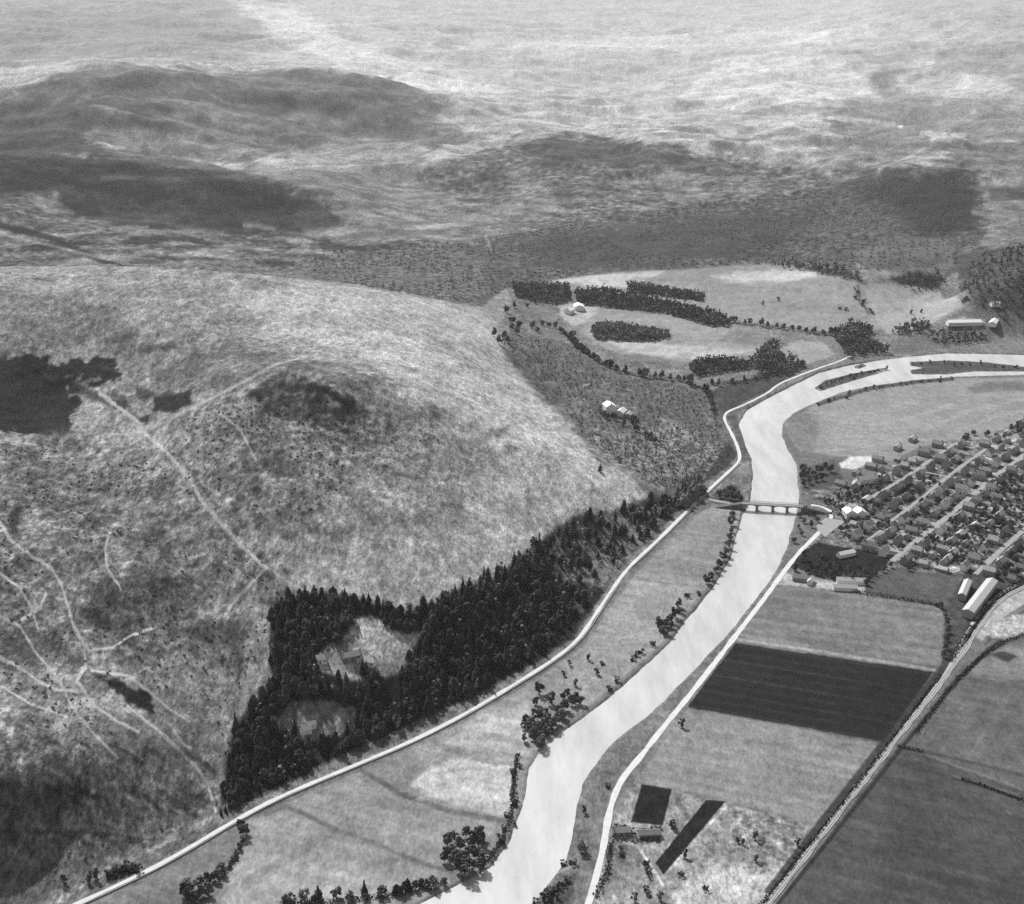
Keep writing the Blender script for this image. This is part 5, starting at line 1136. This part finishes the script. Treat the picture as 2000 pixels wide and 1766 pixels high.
# ------------------------------------------------------------------ bridge
BZ = 5.6; M_DECK = grey('pale_masonry', .30, .7, .3, 0, 1.5, .3)
pl, pr_ = hit_flat(1452, 982, BZ), hit_flat(1566, 988, BZ)
bd = pr_ - pl; BL = float(np.linalg.norm(bd)); ba = math.atan2(bd[1], bd[0])
br = empty('bridge', (float(pl[0]), float(pl[1]), 0), ba, 'low road bridge of four shallow spans on three stone piers across the bright river', 'bridge')
MB().box(-1, BL + 1, -2.4, 2.4, BZ - 1.1, BZ).build('deck', M_DECK, br)
MB().box(-1, BL + 1, -1.7, 1.7, BZ + .004, BZ + .06).build('roadway', grey('bridge_roadway', .24), br)
M_BANK = grey('grass_bank', .10, .95, .05, 0, .4, .3)
for sgn in (-1, 1):
    mb = MB().box(-1, BL + 1, sgn * 2.3 - .08, sgn * 2.3 + .08, BZ + 1.15, BZ + 1.35).box(-1, BL + 1, sgn * 2.3 - .05, sgn * 2.3 + .05, BZ + .5, BZ + .62)
    for t in np.arange(0, BL, 2.2): mb.box(t - .07, t + .07, sgn * 2.3 - .07, sgn * 2.3 + .07, BZ + .002, BZ + 1.15)
    mb.build('railing', M_TIMBER, br)
PT = [(q - 1452) / (1566 - 1452) * BL for q in (1479, 1510, 1538)]
for t in PT:
    mb = MB(); V = []
    for z, a, b in ((-4, 1.3, 3.5), (.6, 1.2, 3.2), (BZ - 1.6, 1., 2.7)): V += [(t-a,-b+a,z),(t,-b-a*.6,z),(t+a,-b+a,z),(t+a,b-a,z),(t,b+a*.6,z),(t-a,b-a,z)]
    mb.add(V, [(6*k+i, 6*k+(i+1) % 6, 6*k+6+(i+1) % 6, 6*k+6+i) for k in range(2) for i in range(6)] + [tuple(range(12, 18))]); mb.build('pier', M_STONE, br)
ends = [.6] + PT + [BL - .6]
for x0, x1 in zip(ends[:-1], ends[1:]):
    mb = MB(); n_ = 12; xs = np.linspace(x0 + .9, x1 - .9, n_ + 1); V = []
    for x in xs:
        u = (x - (x0 + x1) / 2) / ((x1 - x0) / 2 - .9); z = BZ - 2.6 + 1.4 * math.sqrt(max(0, 1 - u * u))
        V += [(x, -2.25, z), (x, 2.25, z), (x, -2.25, BZ - 1.102), (x, 2.25, BZ - 1.102)]
    mb.add(V, [f for i in range(n_) for f in ((4*i, 4*i+4, 4*i+6, 4*i+2), (4*i+1, 4*i+3, 4*i+7, 4*i+5), (4*i, 4*i+1, 4*i+5, 4*i+4))]); mb.build('arch', M_STONE, br)
for x0, x1 in ((-5, .6), (BL - .6, BL + 5)): MB().box(x0, x1, -2.9, 2.9, -3, BZ - 1.1).build('abutment', M_STONE, br)
for x0, sg in ((-1, -1), (BL + 1, 1)):
    Lr = 24; mb = MB()
    mb.add([(x0,-2.4,BZ),(x0,2.4,BZ),(x0+sg*Lr,2.4,.2),(x0+sg*Lr,-2.4,.2),(x0,-5.5,-1),(x0,5.5,-1),(x0+sg*Lr,3.,-1),(x0+sg*Lr,-3.,-1)], [(0,1,2,3)[::-sg],(0,3,7,4)[::-sg],(2,1,5,6)[::-sg],(1,0,4,5)[::-sg],(3,2,6,7)[::-sg]])
    mb.build('approach_ramp', M_BANK, br)

# ------------------------------------------------------------------ light, sky, air, camera
SUN_EL, SUN_AZ = R(43), R(-28)      # behind the hills, towards the upper left of the plate
W = bpy.data.worlds.new('World'); SC.world = W; W.use_nodes = True
N, L = W.node_tree.nodes, W.node_tree.links
sky = N.new('ShaderNodeTexSky'); sky.sky_type = 'NISHITA'; sky.sun_disc = False; sky.sun_elevation = SUN_EL; sky.sun_rotation = SUN_AZ; sky.air_density = 1.; sky.dust_density = 2.
bw = N.new('ShaderNodeRGBToBW'); L.new(sky.outputs['Color'], bw.inputs['Color']); L.new(bw.outputs['Val'], N['Background'].inputs['Color'])
N['Background'].inputs['Strength'].default_value = .11
sd = bpy.data.lights.new('sun', 'SUN'); sd.energy = 4.0; sd.angle = R(.6); sd.color = (1, 1, 1)
so = bpy.data.objects.new('sun', sd); COL.objects.link(so); so.location = (0, 0, 900)
from mathutils import Vector
dirv = Vector((math.sin(SUN_AZ) * math.cos(SUN_EL), math.cos(SUN_AZ) * math.cos(SUN_EL), math.sin(SUN_EL)))
so.rotation_euler = dirv.to_track_quat('Z', 'Y').to_euler()
hb = MB().box(-14800, 14800, -400, 21600, float(Z.min()) - 8, float(max(Z.max() + 30, H + 40)))
hm = bpy.data.materials.new('haze'); N, L = nt(hm); N.remove(N['Principled BSDF'])
pv = N.new('ShaderNodeVolumePrincipled'); pv.inputs['Density'].default_value = HAZE; pv.inputs['Color'].default_value = (.96, .96, .96, 1); pv.inputs['Anisotropy'].default_value = 0.2
L.new(pv.outputs['Volume'], [n_ for n_ in N if n_.type == 'OUTPUT_MATERIAL'][0].inputs['Volume'])
hz_o = tag(hb.build('haze', hm), kind='stuff'); hz_o.display_type = 'WIRE'
cd = bpy.data.cameras.new('camera'); cd.sensor_width = 36; cd.lens = 36 * F / 2000; cd.clip_start = 1; cd.clip_end = 60000
co = bpy.data.objects.new('camera', cd); COL.objects.link(co); co.location = (0, 0, H); co.rotation_euler = (math.pi / 2 - PITCH, 0, 0)
SC.camera = co
SC.view_settings.view_transform = 'Standard'; SC.view_settings.look = 'None'; SC.view_settings.exposure = EXPO; SC.view_settings.gamma = 1
SC.render.engine = 'CYCLES'; SC.cycles.max_bounces = 4; SC.cycles.diffuse_bounces = 2; SC.cycles.volume_bounces = 1
SC.cycles.filter_width = 1.5; SC.cycles.use_denoising = False
